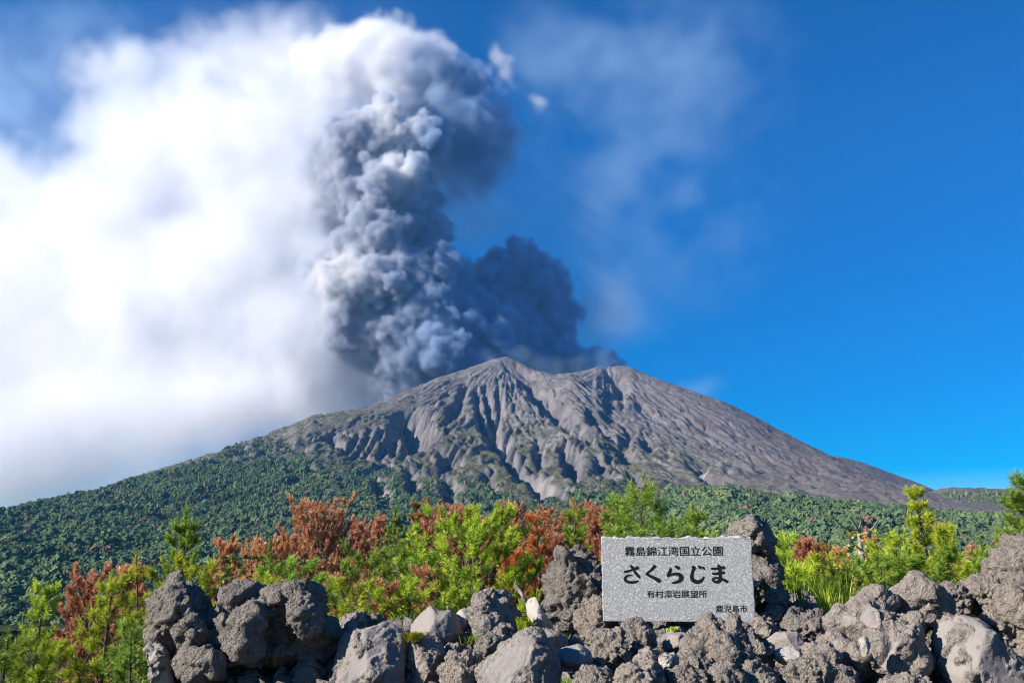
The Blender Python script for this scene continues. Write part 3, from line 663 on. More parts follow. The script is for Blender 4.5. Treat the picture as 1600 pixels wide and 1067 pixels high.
def rock(name, label, lumps, mat='grey', rough=1.0, cuts=(), vox=None, cat='boulder', group=None, sq=2.3, ncut=7):
    """lumps: (outline px, depth Y, half thickness m); cuts: (px, py, normal, smooth?) planes through the front point there"""
    RN[0] += 1; rg = np.random.default_rng(RN[0]*7+1)
    V = []; F = []; pls = []
    for li, (outline, Y, th) in enumerate(lumps):
        v, f, c = lump(outline, Y, th, sq)
        size = np.ptp(v[:, [0, 2]], axis=0).max()
        pl_ = []
        for q in range(ncut):      # random breaks on the near side
            nrm = np.array([rg.uniform(-1.0, 1.0), -rg.uniform(0.35, 1.0), rg.uniform(-0.5, 0.9)]); nrm /= np.linalg.norm(nrm)
            pl_.append((nrm, np.percentile((v-c)@nrm, rg.uniform(74, 92)), c))
        for nrm, dd, cc_ in pl_:
            h_ = (v-cc_)@nrm-dd; v = v-np.clip(h_, 0, None)[:, None]*nrm*0.9
        for px, py, nrm, dp, *li_ in cuts:
            if li != (li_[0] if li_ else 0): continue
            nrm = np.array(nrm, float); nrm /= np.linalg.norm(nrm); p0 = np.array(at(px, py, Y-th+dp)); pls.append((nrm, p0))
            h_ = (v-p0)@nrm; v = v-np.clip(h_, 0, None)[:, None]*nrm
        F += [tuple(int(a)+len(V) for a in q) for q in f]; V += list(v)
    V = np.array(V)
    size = max(np.ptp(V[:, 0]), np.ptp(V[:, 2]))
    vox = vox or min(0.02, max(0.0085, size/42))
    me = remesh(V, F, vox)
    n = len(me.vertices); P = np.empty(n*3, np.float32); me.vertices.foreach_get('co', P); P = P.reshape(-1, 3).astype(float)
    Nn = np.empty(n*3, np.float32); me.vertex_normals.foreach_get('vector', Nn); Nn = Nn.reshape(-1, 3).astype(float)
    onface = np.zeros(n)
    for nrm, p0 in pls: onface = np.maximum(onface, smooth(0.030, 0.008, np.abs((P-p0)@nrm))*smooth(0.75, 0.92, Nn@nrm))
    so = RN[0]*13.7
    patch = smooth(0.05, -0.2, fbm((P[:, 0]+so)/(size*0.45), P[:, 1]/(size*0.45), P[:, 2]/(size*0.45), o=2, seed=91)) if rough < 0.95 else 0.0
    edge_ = smooth(0.05, 0.35, fbm((P[:, 0]+so)/(size*0.3), P[:, 1]/(size*0.3), P[:, 2]/(size*0.3), o=4, seed=93)) if 0.2 < rough < 0.6 else 0.0
    crust = np.clip(np.maximum(rough*(1-onface)*(1-patch*(1-rough)*1.2), edge_*0.75*(1-0.5*onface)), 0.06, 1)
    q = lambda k_, s_, o_=3: fbm((P[:, 0]+so)/k_, P[:, 1]/k_, P[:, 2]/k_, o=o_, seed=s_)
    a_ = min(size, 0.7)
    warp = q(a_*0.3, 7, 2)*0.4
    big_ = q(a_*0.36, 1, 3)
    b2 = np.abs(fbm((P[:, 0]+so)/(a_*0.17)+warp, P[:, 1]/(a_*0.17), P[:, 2]/(a_*0.17)+warp, o=3, seed=2))
    b3 = np.abs(q(0.055, 3, 3)); b4 = q(0.022, 5, 2)
    disp = crust*(big_*0.055*a_ + (0.35-b2)*0.075*a_ + (0.3-b3)*0.024 + b4*0.010) + (1-crust)*(q(a_*0.5, 6, 3)*0.018*a_+b4*0.0025+(0.3-b3)*0.006)
    for nc_, am in ((18, 0.42), (80, 0.34), (420, 0.22)):      # broken blocky faces
        sd = P[rg.integers(0, n, nc_)]; rv = rg.normal(size=(nc_, 3)); rv /= np.linalg.norm(rv, axis=1)[:, None]
        wp = P+np.stack([q(a_*0.25, 31, 2), q(a_*0.25, 33, 2), q(a_*0.25, 35, 2)], -1)*a_*0.05
        near = np.argmin(((wp[:, None]-sd[None])**2).sum(-1), axis=1)
        disp = disp+crust*np.clip(((P-sd[near])*rv[near]).sum(-1)*am*2.2, -0.05*a_, 0.05*a_)*(1 if nc_ < 50 else 0.6 if nc_ < 200 else 0.3)
    P += Nn*disp[:, None]
    base = np.array([P[:, 0].mean(), P[:, 1].mean(), P[:, 2].min()])
    me.vertices.foreach_set('co', (P-base).astype(np.float32).ravel()); me.update()
    at_ = me.attributes.new('crust', 'FLOAT', 'POINT'); at_.data.foreach_set('value', crust.astype(np.float32))
    me.materials.clear(); me.materials.append(RM[mat]); me.name = name
    me.polygons.foreach_set('use_smooth', np.ones(len(me.polygons), dtype=bool))
    o = link(bpy.data.objects.new(name, me)); o.location = base
    return tag(o, label, cat, group, 'thing')

G_ = 'lava boulders piled in front of the lookout'
rock('lava_outcrop', 'widest dark lava outcrop with three rounded heads, left end of the rock wall', [
    ([(238, 929), (242, 917), (265, 906), (283, 904), (301, 915), (322, 929), (335, 944), (340, 970), (325, 1000), (280, 1010), (250, 1000), (242, 971), (237, 950)], 7.3, 0.30),
    ([(343, 950), (346, 932), (370, 917), (388, 918), (409, 935), (414, 955), (395, 985), (352, 985)], 7.35, 0.24),
    ([(310, 985), (325, 960), (370, 958), (420, 940), (500, 965), (522, 1004), (500, 1025), (430, 1030), (400, 1045), (340, 1062), (290, 1060), (280, 1010)], 7.22, 0.30),
    ([(442, 948), (451, 926), (475, 917), (493, 922), (505, 940), (516, 960), (524, 1000), (499, 1003), (470, 1006), (446, 984)], 7.05, 0.25),
    ([(412, 940), (436, 924), (450, 931), (456, 955), (430, 965)], 7.1, 0.16),
    ([(373, 962), (394, 944), (412, 942), (422, 985), (414, 1024), (388, 1031), (370, 1010)], 7.0, 0.22),
    ([(283, 977), (298, 964), (316, 968), (330, 986), (316, 1008), (292, 1004), (281, 992)], 6.98, 0.16),
    ([(276, 1031), (289, 1015), (319, 1012), (350, 1031), (341, 1053), (310, 1063), (292, 1052)], 6.86, 0.16),
    ([(292, 935), (330, 945), (352, 950), (350, 1010), (300, 1010)], 7.25, 0.28), ([(400, 935), (452, 938), (458, 1012), (400, 1020)], 7.2, 0.26), ([(345, 985), (400, 980), (410, 1040), (345, 1045)], 7.05, 0.2),
    ([(270, 1005), (520, 1005), (524, 1100), (262, 1100)], 7.5, 0.30),
    ([(454, 1058), (460, 1040), (484, 1037), (505, 1046), (511, 1080), (454, 1090)], 7.15, 0.2),
    ([(300, 1062), (360, 1048), (430, 1060), (440, 1095), (290, 1095)], 7.1, 0.2)], 'dark', 1.0, vox=0.016, ncut=0)
rock('lava_rock', 'pale grey smooth foot of rock hanging below the left outcrop beside the pines', [([(226, 998), (233, 986), (242, 989), (256, 1016), (274, 1067), (280, 1100), (247, 1100), (241, 1040), (229, 1019)], 7.05, 0.14)], 'pale', 0.3, group=G_)
rock('boulder', 'smooth faceted grey boulder with a flat tilted top, right of the big outcrop', [([(520, 1040), (523, 1004), (533, 986), (556, 983), (577, 980), (598, 969), (619, 975), (631, 989), (632, 1013), (637, 1034), (635, 1090), (519, 1095)], 6.95, 0.34)], 'grey', 0.25,
     [(580, 1040, (0.05, -1, 0.12), 0.02), (610, 985, (0.28, -0.6, 0.75), 0.06), (545, 1020, (-0.6, -0.8, 0.3), 0.05)], group=G_)
rock('boulder', 'small pale pinkish boulder peeping out behind the smooth faceted boulder', [([(523, 970), (541, 958), (568, 956), (577, 974), (575, 1000), (529, 1000)], 7.5, 0.2)], 'warm', 0.25, [(550, 975, (-0.3, -0.7, 0.6), 0.03)], group=G_)
rock('lava_rock', 'little dark jagged lump tucked behind the small pale pinkish boulder', [([(560, 985), (572, 962), (588, 959), (600, 970), (598, 990)], 7.6, 0.14)], 'dark', 1.0, group=G_)
rock('boulder', 'narrow upright brownish boulder with a rough crest between two smooth ones', [([(640, 1010), (646, 992), (670, 986), (688, 992), (692, 1016), (684, 1040), (684, 1095), (642, 1095), (637, 1040)], 6.95, 0.18)], 'warm', 0.65, [(668, 1010, (-0.2, -0.9, 0.4), 0.02)], group=G_)
rock('boulder', 'wedge shaped boulder split into a sunlit pale face and a dark grey face', [([(640, 978), (655, 960), (671, 945), (687, 955), (704, 953), (717, 966), (728, 990), (705, 1010), (670, 1012), (645, 1000)], 7.9, 0.26)], 'grey', 0.12,
     [(668, 968, (-0.75, -0.45, 0.5), 0.12), (705, 985, (0.35, -1, 0.15), 0.05)], group=G_, ncut=0)
rock('stone_slab', 'thin pale upright slab leaning between the wedge boulder and a rough boulder', [([(712, 958), (727, 946), (733, 956), (731, 985), (722, 990), (713, 975)], 8.0, 0.07)], 'pale', 0.1, [(722, 965, (-0.5, -0.8, 0.3), 0.03)], group=G_)
rock('boulder', 'rough crested boulder with a bright smooth left face, behind the pyramid boulder', [([(731, 992), (732, 963), (740, 931), (759, 918), (790, 925), (799, 940), (819, 963), (815, 990), (790, 1000), (743, 1000)], 7.85, 0.3)], 'grey', 0.7,
     [(742, 962, (-0.8, -0.55, 0.25), 0.1), (778, 965, (0.2, -0.8, 0.4), 0.06)], group=G_)
rock('boulder', 'rough brown boulder low in front of the wedge boulder', [([(687, 1047), (704, 1023), (727, 1014), (746, 1026), (753, 1047), (752, 1090), (688, 1090)], 6.35, 0.2)], 'warm', 0.95, [(700, 1055, (-0.8, -0.5, 0.2), 0.04)], group=G_)
rock('boulder', 'large pyramid shaped boulder with a flat grey right face at the bottom', [([(748, 1047), (759, 1031), (790, 1005), (811, 994), (832, 982), (851, 988), (858, 1015), (868, 1040), (878, 1095), (748, 1095)], 6.25, 0.32)], 'grey', 0.6,
     [(840, 1030, (0.42, -0.9, 0.22), 0.02), (785, 1035, (-0.45, -0.75, 0.5), 0.08)], group=G_, ncut=0)
rock('boulder', 'flat topped greyish rock lying behind the pyramid boulder', [([(804, 996), (822, 984), (864, 986), (888, 994), (886, 1010), (864, 1022), (815, 1015)], 6.95, 0.25)], 'grey', 0.5, [(845, 992, (-0.1, -0.45, 0.9), 0.1)], group=G_)
rock('lava_rock', 'dark knobbly lump wedged against the upper left side of the pyramid boulder', [([(742, 1008), (752, 995), (768, 990), (787, 1001), (782, 1016), (760, 1030), (744, 1026)], 6.8, 0.15)], 'dark', 0.9, group=G_)
rock('lava_rock', 'round rough light brown lump just below the bright faced crested boulder', [([(764, 990), (785, 975), (803, 980), (808, 994), (790, 1006), (766, 1003)], 7.2, 0.15)], 'warm', 0.95, group=G_)
rock('stone_slab', 'flat shaded slab lying under the wedge boulder near the yellow herb', [([(690, 1010), (715, 1004), (733, 1012), (734, 1026), (706, 1028), (688, 1024)], 7.1, 0.16)], 'grey', 0.3, group=G_)
rock('boulder', 'tall rough pitted boulder standing left of the granite sign', [([(836, 945), (846, 925), (857, 908), (863, 881), (875, 860), (894, 854), (920, 855), (934, 864), (938, 887), (946, 925), (930, 975), (888, 992), (858, 980), (838, 962)], 8.75, 0.34)], 'dark', 1.0, vox=0.014, group=G_)
rock('stone_slab', 'pale smooth slab leaning against the foot of the tall pitted boulder', [([(817, 937), (837, 931), (849, 956), (874, 984), (841, 984), (822, 960)], 8.3, 0.10)], 'pale', 0.08, [(835, 958, (-0.35, -0.9, 0.3), 0.03)], group=G_)
rock('boulder', 'rough brown boulder leaning on the lower left corner of the granite sign', [([(890, 995), (898, 968), (905, 942), (916, 925), (928, 918), (942, 927), (956, 940), (969, 971), (956, 990), (928, 1014), (891, 1014)], 8.42, 0.24)], 'warm', 1.0, group=G_)
rock('boulder', 'smooth pinkish angular boulder lying right of the pyramid boulder', [([(864, 1022), (878, 1012), (906, 1006), (923, 1017), (926, 1031), (916, 1044), (887, 1043), (867, 1036)], 6.5, 0.18)], 'warm', 0.08, [(888, 1028, (-0.25, -0.85, 0.5), 0.02), (918, 1025, (0.75, -0.6, 0.4), 0.03)], group=G_, ncut=0)
rock('boulder', 'rough lumpy boulder below the left half of the sign, right of the pinkish boulder', [([(919, 994), (928, 984), (950, 985), (968, 986), (974, 1000), (978, 1021), (985, 1052), (956, 1062), (926, 1045), (924, 1015)], 6.8, 0.22)], 'warm', 1.0, group=G_)
rock('boulder', 'rough dark boulder directly below the small stone foot of the sign', [([(971, 992), (978, 973), (1000, 968), (1020, 971), (1027, 990), (1020, 1010), (1000, 1026), (980, 1022)], 7.2, 0.2)], 'grey', 1.0, group=G_)
rock('boulder', 'small smooth triangular stone under the middle of the sign', [([(1034, 1008), (1047, 990), (1069, 987), (1078, 996), (1068, 1012), (1040, 1014)], 7.2, 0.13)], 'warm', 0.15, group=G_)
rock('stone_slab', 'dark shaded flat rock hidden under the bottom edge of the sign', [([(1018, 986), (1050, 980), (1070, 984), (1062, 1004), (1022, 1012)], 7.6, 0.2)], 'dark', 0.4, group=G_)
rock('boulder', 'big craggy brown boulder whose peak overlaps the bottom edge of the sign', [([(1069, 1008), (1081, 990), (1097, 980), (1101, 967), (1112, 963), (1128, 973), (1150, 976), (1169, 984), (1184, 999), (1203, 1015), (1218, 1038), (1200, 1046), (1159, 1052), (1112, 1050), (1081, 1030)], 6.75, 0.32)], 'warm', 1.0, vox=0.014, group=G_)
rock('lava_rock', 'curled light brown lump under the sign with a knob on its left', [([(990, 1032), (998, 1018), (1011, 1009), (1020, 1014), (1037, 1017), (1028, 1034), (1000, 1042)], 6.25, 0.11)], 'warm', 0.55, group=G_)
rock('lava_rock', 'small pale angular stone next to the curled lump under the sign', [([(1028, 1032), (1037, 1019), (1055, 1020), (1063, 1034), (1050, 1047), (1034, 1044)], 6.15, 0.10)], 'pale', 0.4, group=G_)
rock('lava_rock', 'rough medium rock between the craggy brown boulder and the pale angular stone', [([(1062, 1024), (1078, 1014), (1094, 1018), (1112, 1040), (1104, 1056), (1068, 1050)], 6.4, 0.15)], 'grey', 0.95, group=G_)
rock('lava_rock', 'bottom row rock below the smooth pinkish boulder', [([(889, 1069), (900, 1049), (925, 1042), (953, 1047), (960, 1062), (957, 1095), (890, 1095)], 5.75, 0.18)], 'grey', 1.0, group=G_)
rock('lava_rock', 'broad arched bottom row rock below the left half of the sign', [([(953, 1066), (966, 1050), (987, 1036), (1008, 1038), (1025, 1031), (1038, 1045), (1042, 1072), (1038, 1100), (953, 1100)], 5.65, 0.2)], 'warm', 0.85, group=G_)
rock('lava_rock', 'flat topped bottom row rock below the right half of the sign', [([(1042, 1056), (1059, 1043), (1087, 1042), (1105, 1052), (1109, 1080), (1106, 1100), (1042, 1100)], 5.65, 0.18)], 'grey', 1.0, group=G_)
rock('lava_rock', 'pointed bottom row rock in front of the craggy brown boulder', [([(1106, 1060), (1120, 1042), (1141, 1035), (1156, 1043), (1166, 1062), (1163, 1100), (1106, 1100)], 5.65, 0.18)], 'grey', 1.0, group=G_)
rock('lava_rock', 'rounded bottom row rock near the lower right corner of the sign', [([(1160, 1052), (1172, 1036), (1194, 1034), (1216, 1043), (1223, 1058), (1219, 1100), (1166, 1100)], 5.75, 0.19)], 'warm', 1.0, group=G_)
rock('lava_rock', 'long bumpy bottom row rock left of the biggest right boulder', [([(1220, 1052), (1231, 1037), (1253, 1032), (1266, 1030), (1281, 1026), (1297, 1040), (1304, 1066), (1300, 1100), (1220, 1100)], 5.85, 0.2)], 'grey', 1.0, group=G_)
rock('boulder', 'angular cap rock on top of the tall stack behind the sign', [([(1125, 834), (1131, 826), (1150, 816), (1166, 809), (1184, 806), (1203, 820), (1217, 831), (1221, 846), (1217, 862), (1190, 858), (1169, 852), (1140, 842)], 8.75, 0.26)], 'grey', 0.85, [(1208, 842, (0.5, -0.8, 0.3), 0.06)], group=G_)
rock('boulder', 'tall craggy column of lava behind the right edge of the sign', [([(1150, 850), (1180, 846), (1206, 853), (1219, 865), (1233, 890), (1230, 915), (1236, 940), (1215, 966), (1180, 972), (1150, 960)], 8.8, 0.3)], 'dark', 0.9, [(1222, 885, (0.7, -0.6, 0.2), 0.07)], group=G_, vox=0.014)
rock('lava_rock', 'small reddish stone jutting out beside the middle of the right sign edge', [([(1160, 912), (1172, 905), (1184, 906), (1184, 918), (1164, 924)], 8.4, 0.08)], 'warm', 0.3, group=G_)
rock('lava_rock', 'blocky brown stone at the foot of the tall craggy column', [([(1196, 930), (1203, 921), (1218, 920), (1234, 931), (1228, 946), (1203, 948)], 8.35, 0.12)], 'warm', 0.8, group=G_)
rock('lava_rock', 'rough knob beside the lower right corner of the sign', [([(1191, 962), (1203, 947), (1222, 949), (1224, 966), (1206, 978), (1193, 974)], 8.1, 0.13)], 'grey', 1.0, group=G_)
rock('boulder', 'light brown grass fringed boulder right of the tall craggy column', [([(1215, 946), (1237, 933), (1256, 928), (1272, 936), (1283, 958), (1270, 975), (1225, 970)], 8.55, 0.2)], 'warm', 0.95, group=G_)
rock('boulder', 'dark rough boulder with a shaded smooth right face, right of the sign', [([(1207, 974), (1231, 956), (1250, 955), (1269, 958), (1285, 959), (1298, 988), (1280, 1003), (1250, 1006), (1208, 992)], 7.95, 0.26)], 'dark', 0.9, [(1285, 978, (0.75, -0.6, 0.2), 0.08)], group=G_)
rock('lava_rock', 'reddish rough rock just below the lower right corner of the sign', [([(1170, 974), (1187, 964), (1209, 970), (1220, 984), (1198, 996), (1174, 988)], 7.75, 0.16)], 'warm', 0.8, group=G_)
rock('boulder', 'smooth brown boulder with a scooped side, below the dark rough boulder', [([(1197, 1002), (1216, 987), (1244, 986), (1257, 1006), (1248, 1024), (1206, 1020)], 7.3, 0.2)], 'warm', 0.15, [(1232, 1002, (0.3, -0.8, 0.4), 0.05)], group=G_)
rock('stone_slab', 'flat stone with a pale bluish smooth top lying in front of the scooped boulder', [([(1206, 1018), (1231, 1010), (1247, 1017), (1254, 1031), (1232, 1042), (1214, 1032)], 6.75, 0.14)], 'pale', 0.1, [(1230, 1018, (-0.1, -0.35, 1), 0.10)], group=G_, ncut=0)
rock('lava_rock', 'small rounded stone between the scooped boulder and the biggest right boulder', [([(1252, 1012), (1266, 1002), (1281, 1006), (1280, 1020), (1258, 1024)], 7.0, 0.11)], 'warm', 0.7, group=G_)
rock('lava_rock', 'rough light stone against the lower left flank of the biggest right boulder', [([(1262, 1032), (1281, 1008), (1300, 1000), (1314, 1021), (1304, 1042), (1275, 1044)], 6.75, 0.15)], 'warm', 0.95, group=G_)
rock('boulder', 'biggest right boulder with a domed top and a smooth pale left facet', [
    ([(1392, 930), (1405, 914), (1425, 905), (1447, 908), (1462, 918), (1476, 937), (1485, 958), (1470, 976), (1444, 978), (1400, 975)], 7.4, 0.32),
    ([(1292, 986), (1303, 959), (1325, 939), (1340, 928), (1366, 925), (1396, 927), (1404, 955), (1384, 980), (1344, 1004), (1298, 994)], 7.25, 0.32),
    ([(1338, 1002), (1372, 978), (1412, 970), (1453, 962), (1467, 974), (1460, 1009), (1456, 1050), (1412, 1066), (1374, 1066), (1350, 1036)], 7.0, 0.32),
    ([(1286, 1008), (1316, 977), (1340, 995), (1372, 1055), (1319, 1048), (1290, 1030)], 7.05, 0.24)], 'warm', 0.8, [(1322, 968, (-0.8, -0.62, 0.2), 0.16, 1), (1390, 950, (-0.3, -0.9, 0.35), 0.05, 1)], vox=0.016, group=G_)
rock('lava_rock', 'bright cream fragment stuck in the front of the biggest right boulder', [([(1343, 998), (1352, 992), (1361, 994), (1360, 1014), (1350, 1032), (1345, 1014)], 6.66, 0.05)], 'pale', 0.1, group=G_)
rock('boulder', 'large smooth grey boulder with a broad flat face in the lower right corner', [([(1466, 975), (1480, 966), (1502, 959), (1531, 970), (1559, 996), (1592, 1034), (1606, 1070), (1616, 1100), (1475, 1100), (1462, 1040), (1464, 1006)], 6.95, 0.36)], 'grey', 0.24, [(1525, 1015, (0.22, -1, 0.12), 0.05), (1500, 975, (-0.2, -0.5, 0.8), 0.12)], group=G_, ncut=1)
rock('boulder', 'rough boulder behind the domed top, below the slim green pine', [([(1464, 922), (1484, 911), (1509, 915), (1520, 940), (1518, 962), (1488, 966), (1474, 945)], 8.0, 0.24)], 'warm', 0.95, group=G_)
rock('boulder', 'high craggy boulder rising at the right end of the rock wall', [([(1555, 885), (1562, 868), (1581, 846), (1600, 834), (1625, 830), (1645, 850), (1640, 930), (1587, 930), (1560, 918)], 7.8, 0.34)], 'grey', 1.0, group=G_, vox=0.014)
rock('boulder', 'jagged brown boulder left of the high craggy boulder, partly in shade', [([(1506, 918), (1537, 898), (1559, 898), (1588, 912), (1578, 955), (1537, 960), (1518, 945)], 8.0, 0.28)], 'warm', 1.0, group=G_)
rock('boulder', 'bulky rough boulder under the high craggy boulder, cut by the photo edge', [([(1567, 930), (1591, 912), (1631, 908), (1645, 1000), (1640, 1060), (1598, 1040), (1576, 985)], 7.4, 0.3)], 'warm', 1.0, group=G_)
rock('lava_rock', 'small brown rock wedged above the large smooth grey boulder', [([(1532, 960), (1553, 948), (1578, 958), (1588, 990), (1582, 1012), (1556, 990)], 7.45, 0.17)], 'warm', 0.95, group=G_)
rock('lava_rock', 'low flat rock at the bottom edge below the biggest right boulder', [([(1378, 1066), (1412, 1057), (1459, 1062), (1464, 1080), (1456, 1100), (1380, 1100)], 6.1, 0.2)], 'warm', 0.9, group=G_)
rock('lava_rock', 'dark rough rock at the bottom edge under the lower left of the biggest boulder', [([(1298, 1052), (1312, 1042), (1330, 1044), (1345, 1062), (1346, 1100), (1298, 1100)], 6.3, 0.16)], 'dark', 1.0, group=G_)

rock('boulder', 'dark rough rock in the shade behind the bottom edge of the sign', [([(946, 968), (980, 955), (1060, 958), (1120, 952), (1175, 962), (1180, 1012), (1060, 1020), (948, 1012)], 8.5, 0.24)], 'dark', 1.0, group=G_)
# loose rubble that fills the gaps low between the boulders
rb = np.random.default_rng(5); RV = []; RF = []
for q in range(900):
    y_ = rb.uniform(5.2, 8.9); x_ = rb.uniform(-2.35, 4.6)*(y_/7.5); s_ = rb.uniform(0.04, 0.13)
    o_ = len(RV); th_ = rb.uniform(0, 6.28, 7)
    pts = rb.normal(size=(12, 3)); pts /= np.linalg.norm(pts, axis=1)[:, None]; pts *= rb.uniform(0.7, 1.1, (12, 1))*s_
    bm_ = bpy.data.meshes.new('t'); import bmesh
    b_ = bmesh.new(); [b_.verts.new(tuple(p)) for p in pts]; bmesh.ops.convex_hull(b_, input=b_.verts); bmesh.ops.triangulate(b_, faces=b_.faces)
    b_.verts.index_update(); z_ = float(ground_z(x_, y_))
    for v_ in b_.verts: RV.append((v_.co.x+x_, v_.co.y+y_, v_.co.z+z_+0.01))
    for f_ in b_.faces: RF.append(tuple(v_.index+o_ for v_ in f_.verts))
    b_.free(); bpy.data.meshes.remove(bm_)
rub = mesh_obj('rubble', RV, RF, RM['grey'], smooth=False); attr(rub, 'crust', np.ones(len(rub.data.vertices)))
tag(rub, 'loose lava rubble in the gaps between the boulders', 'rubble', kind='stuff')

# ------------------------------------------------------------------ granite sign
m = NM('granite'); co = m.coord()
s1 = m.n('ShaderNodeTexVoronoi'); s1.inputs['Scale'].default_value = 240; m.t.links.new(co, s1.inputs['Vector'])
s2 = m.n('ShaderNodeTexVoronoi'); s2.inputs['Scale'].default_value = 150; m.t.links.new(co, s2.inputs['Vector'])
sp1 = m.n('ShaderNodeSeparateColor'); m.t.links.new(s1.outputs['Color'], sp1.inputs[0]); sp2 = m.n('ShaderNodeSeparateColor'); m.t.links.new(s2.outputs['Color'], sp2.inputs[0])
gc_ = m.ramp(sp1.outputs[0], [(0.0, (0.13, 0.137, 0.145)), (0.25, (0.205, 0.212, 0.22)), (0.6, (0.275, 0.283, 0.29)), (1.0, (0.37, 0.376, 0.382))])
gc_ = m.mix(m.ramp(sp2.outputs[0], [(0.86, (0, 0, 0)), (0.9, (1, 1, 1))]), gc_, (0.17, 0.18, 0.19))
gc_ = m.mix(m.ramp(sp2.outputs[1], [(0.88, (0, 0, 0)), (0.92, (1, 1, 1))]), gc_, (0.47, 0.47, 0.47))
sawn = m.attr('sawn').outputs['Fac']
gc_ = m.mix(sawn, m.mix(0.35, gc_, (0.52, 0.49, 0.44)), gc_)
m.bsdf(gc_, 0.6, 0.4, m.bump(m.noise(co, 60, 5, 0.7), 0.5, 0.006)); GRAN = m.m
m = NM('letter_paint'); m.bsdf((0.008, 0.009, 0.010), 0.7, 0.08); INK = m.m
SGY = 8.0; TL_, TR_, BL_ = at(942, 838, SGY), at(1167, 836, SGY), at(944, 971, SGY)
yaw = -0.19; SW = (TR_-TL_).length/math.cos(yaw)*1.005; SH = TL_.z-BL_.z; SD = 0.16
sg = bpy.data.objects.new('stone_sign', None); link(sg); sg.location = ((TL_.x+TR_.x)/2, SGY, BL_.z); sg.rotation_euler = (0, 0, yaw)
tag(sg, 'grey speckled granite sign slab with black Japanese lettering set on the rocks', 'sign', None, 'thing')
import bmesh
nx_, ny_, nz_ = 90, 8, 54
b_ = bmesh.new(); bmesh.ops.create_cube(b_, size=1.0)
bmesh.ops.scale(b_, vec=(SW, SD, SH), verts=b_.verts); bmesh.ops.translate(b_, vec=(0, SD/2, SH/2), verts=b_.verts)
bmesh.ops.bevel(b_, geom=b_.edges[:], offset=0.007, segments=2, profile=0.6, affect='EDGES')
bmesh.ops.subdivide_edges(b_, edges=[e for e in b_.edges if e.calc_length() > 0.1], cuts=60, use_grid_fill=True)
co_ = np.array([v.co[:] for v in b_.verts])
rag = fbm(co_[:, 0]*14+3, co_[:, 1]*14, co_[:, 2]*14, o=4, seed=3)
for v, c_, r_ in zip(b_.verts, co_, rag):     # rock-faced top, back and side edges
    if c_[2] > SH-0.012: v.co.z += -0.010+r_*0.020*(1.0 if c_[1] < 0.02 else 1.5)
    if c_[1] > 0.02: v.co.x += math.copysign(1, c_[0])*(abs(c_[0]) > SW/2-0.01)*r_*0.012; v.co.y += (c_[1] > SD-0.01)*r_*0.02
    elif abs(c_[0]) > SW/2-0.008: v.co.x += r_*0.006
me = bpy.data.meshes.new('slab'); b_.to_mesh(me); b_.free(); me.materials.append(GRAN); sl = link(bpy.data.objects.new('slab', me), sg)
for p in me.polygons: p.use_smooth = False
attr(sl, 'sawn', [1.0 if v.co.y < 0.006 else 0.0 for v in me.vertices])
def sxy(u, v):        # crop coordinates of the lettering study -> slab plane
    return ((u-146)/(1472-146)-0.5)*SW, (1-(v-112)/(892-112))*SH
def block(name, x0, x1, z0, z1, y0, y1):
    b = bmesh.new(); bmesh.ops.create_cube(b, size=1.0); bmesh.ops.scale(b, vec=(x1-x0, y1-y0, z1-z0), verts=b.verts); bmesh.ops.translate(b, vec=((x0+x1)/2, (y0+y1)/2, (z0+z1)/2), verts=b.verts)
    bmesh.ops.bevel(b, geom=b.edges[:], offset=0.006, segments=2, affect='EDGES'); me = bpy.data.meshes.new(name); b.to_mesh(me); b.free(); me.materials.append(GRAN)
    o = link(bpy.data.objects.new(name, me), sg); attr(o, 'sawn', np.ones(len(me.vertices))); return o
block('support_block', -SW/2+0.16, -SW/2+0.36, -0.12, -0.002, 0.02, 0.14); block('support_block', SW/2-0.36, SW/2-0.16, -0.12, -0.002, 0.02, 0.14)
def text_part(s_, u0, u1, v0, v1, off):
    cu = bpy.data.curves.new('lettering', 'FONT'); cu.body = s_; cu.offset = off; cu.extrude = 0.0
    t_ = bpy.data.objects.new('tmp', cu); C.objects.link(t_); dg = bpy.context.evaluated_depsgraph_get(); me = bpy.data.meshes.new_from_object(t_.evaluated_get(dg)); bpy.data.objects.remove(t_)
    P = np.empty(len(me.vertices)*3, np.float32); me.vertices.foreach_get('co', P); P = P.reshape(-1, 3); lo, hi = P.min(0), P.max(0)
    x0, z1 = sxy(u0, v0); x1, z0 = sxy(u1, v1)
    Q = np.stack([x0+(P[:, 0]-lo[0])/(hi[0]-lo[0])*(x1-x0), np.full(len(P), -0.0018), z0+(P[:, 1]-lo[1])/(hi[1]-lo[1])*(z1-z0)], -1)
    me.calc_loop_triangles(); T = np.empty(len(me.loop_triangles)*3, np.int32); me.loop_triangles.foreach_get('vertices', T); T = T.reshape(-1, 3); bpy.data.meshes.remove(me)
    bw = (z1-z0)*0.007          # brush weight: the strokes thickened sideways
    sh = [(0, 0), (bw, bw*0.5), (-bw, -bw*0.5)]
    mesh_obj('lettering', np.vstack([Q+np.array([a, -0.0002*k, b]) for k, (a, b) in enumerate(sh)]), np.vstack([T+k*len(Q) for k in range(3)]), INK, sg, smooth=False)
text_part('霧島錦江湾国立公園', 355, 1222, 202, 292, 0.005)
text_part('有村溶岩展望所', 540, 1068, 606, 676, 0.004)
text_part('鹿児島市', 1138, 1405, 738, 804, 0.004)
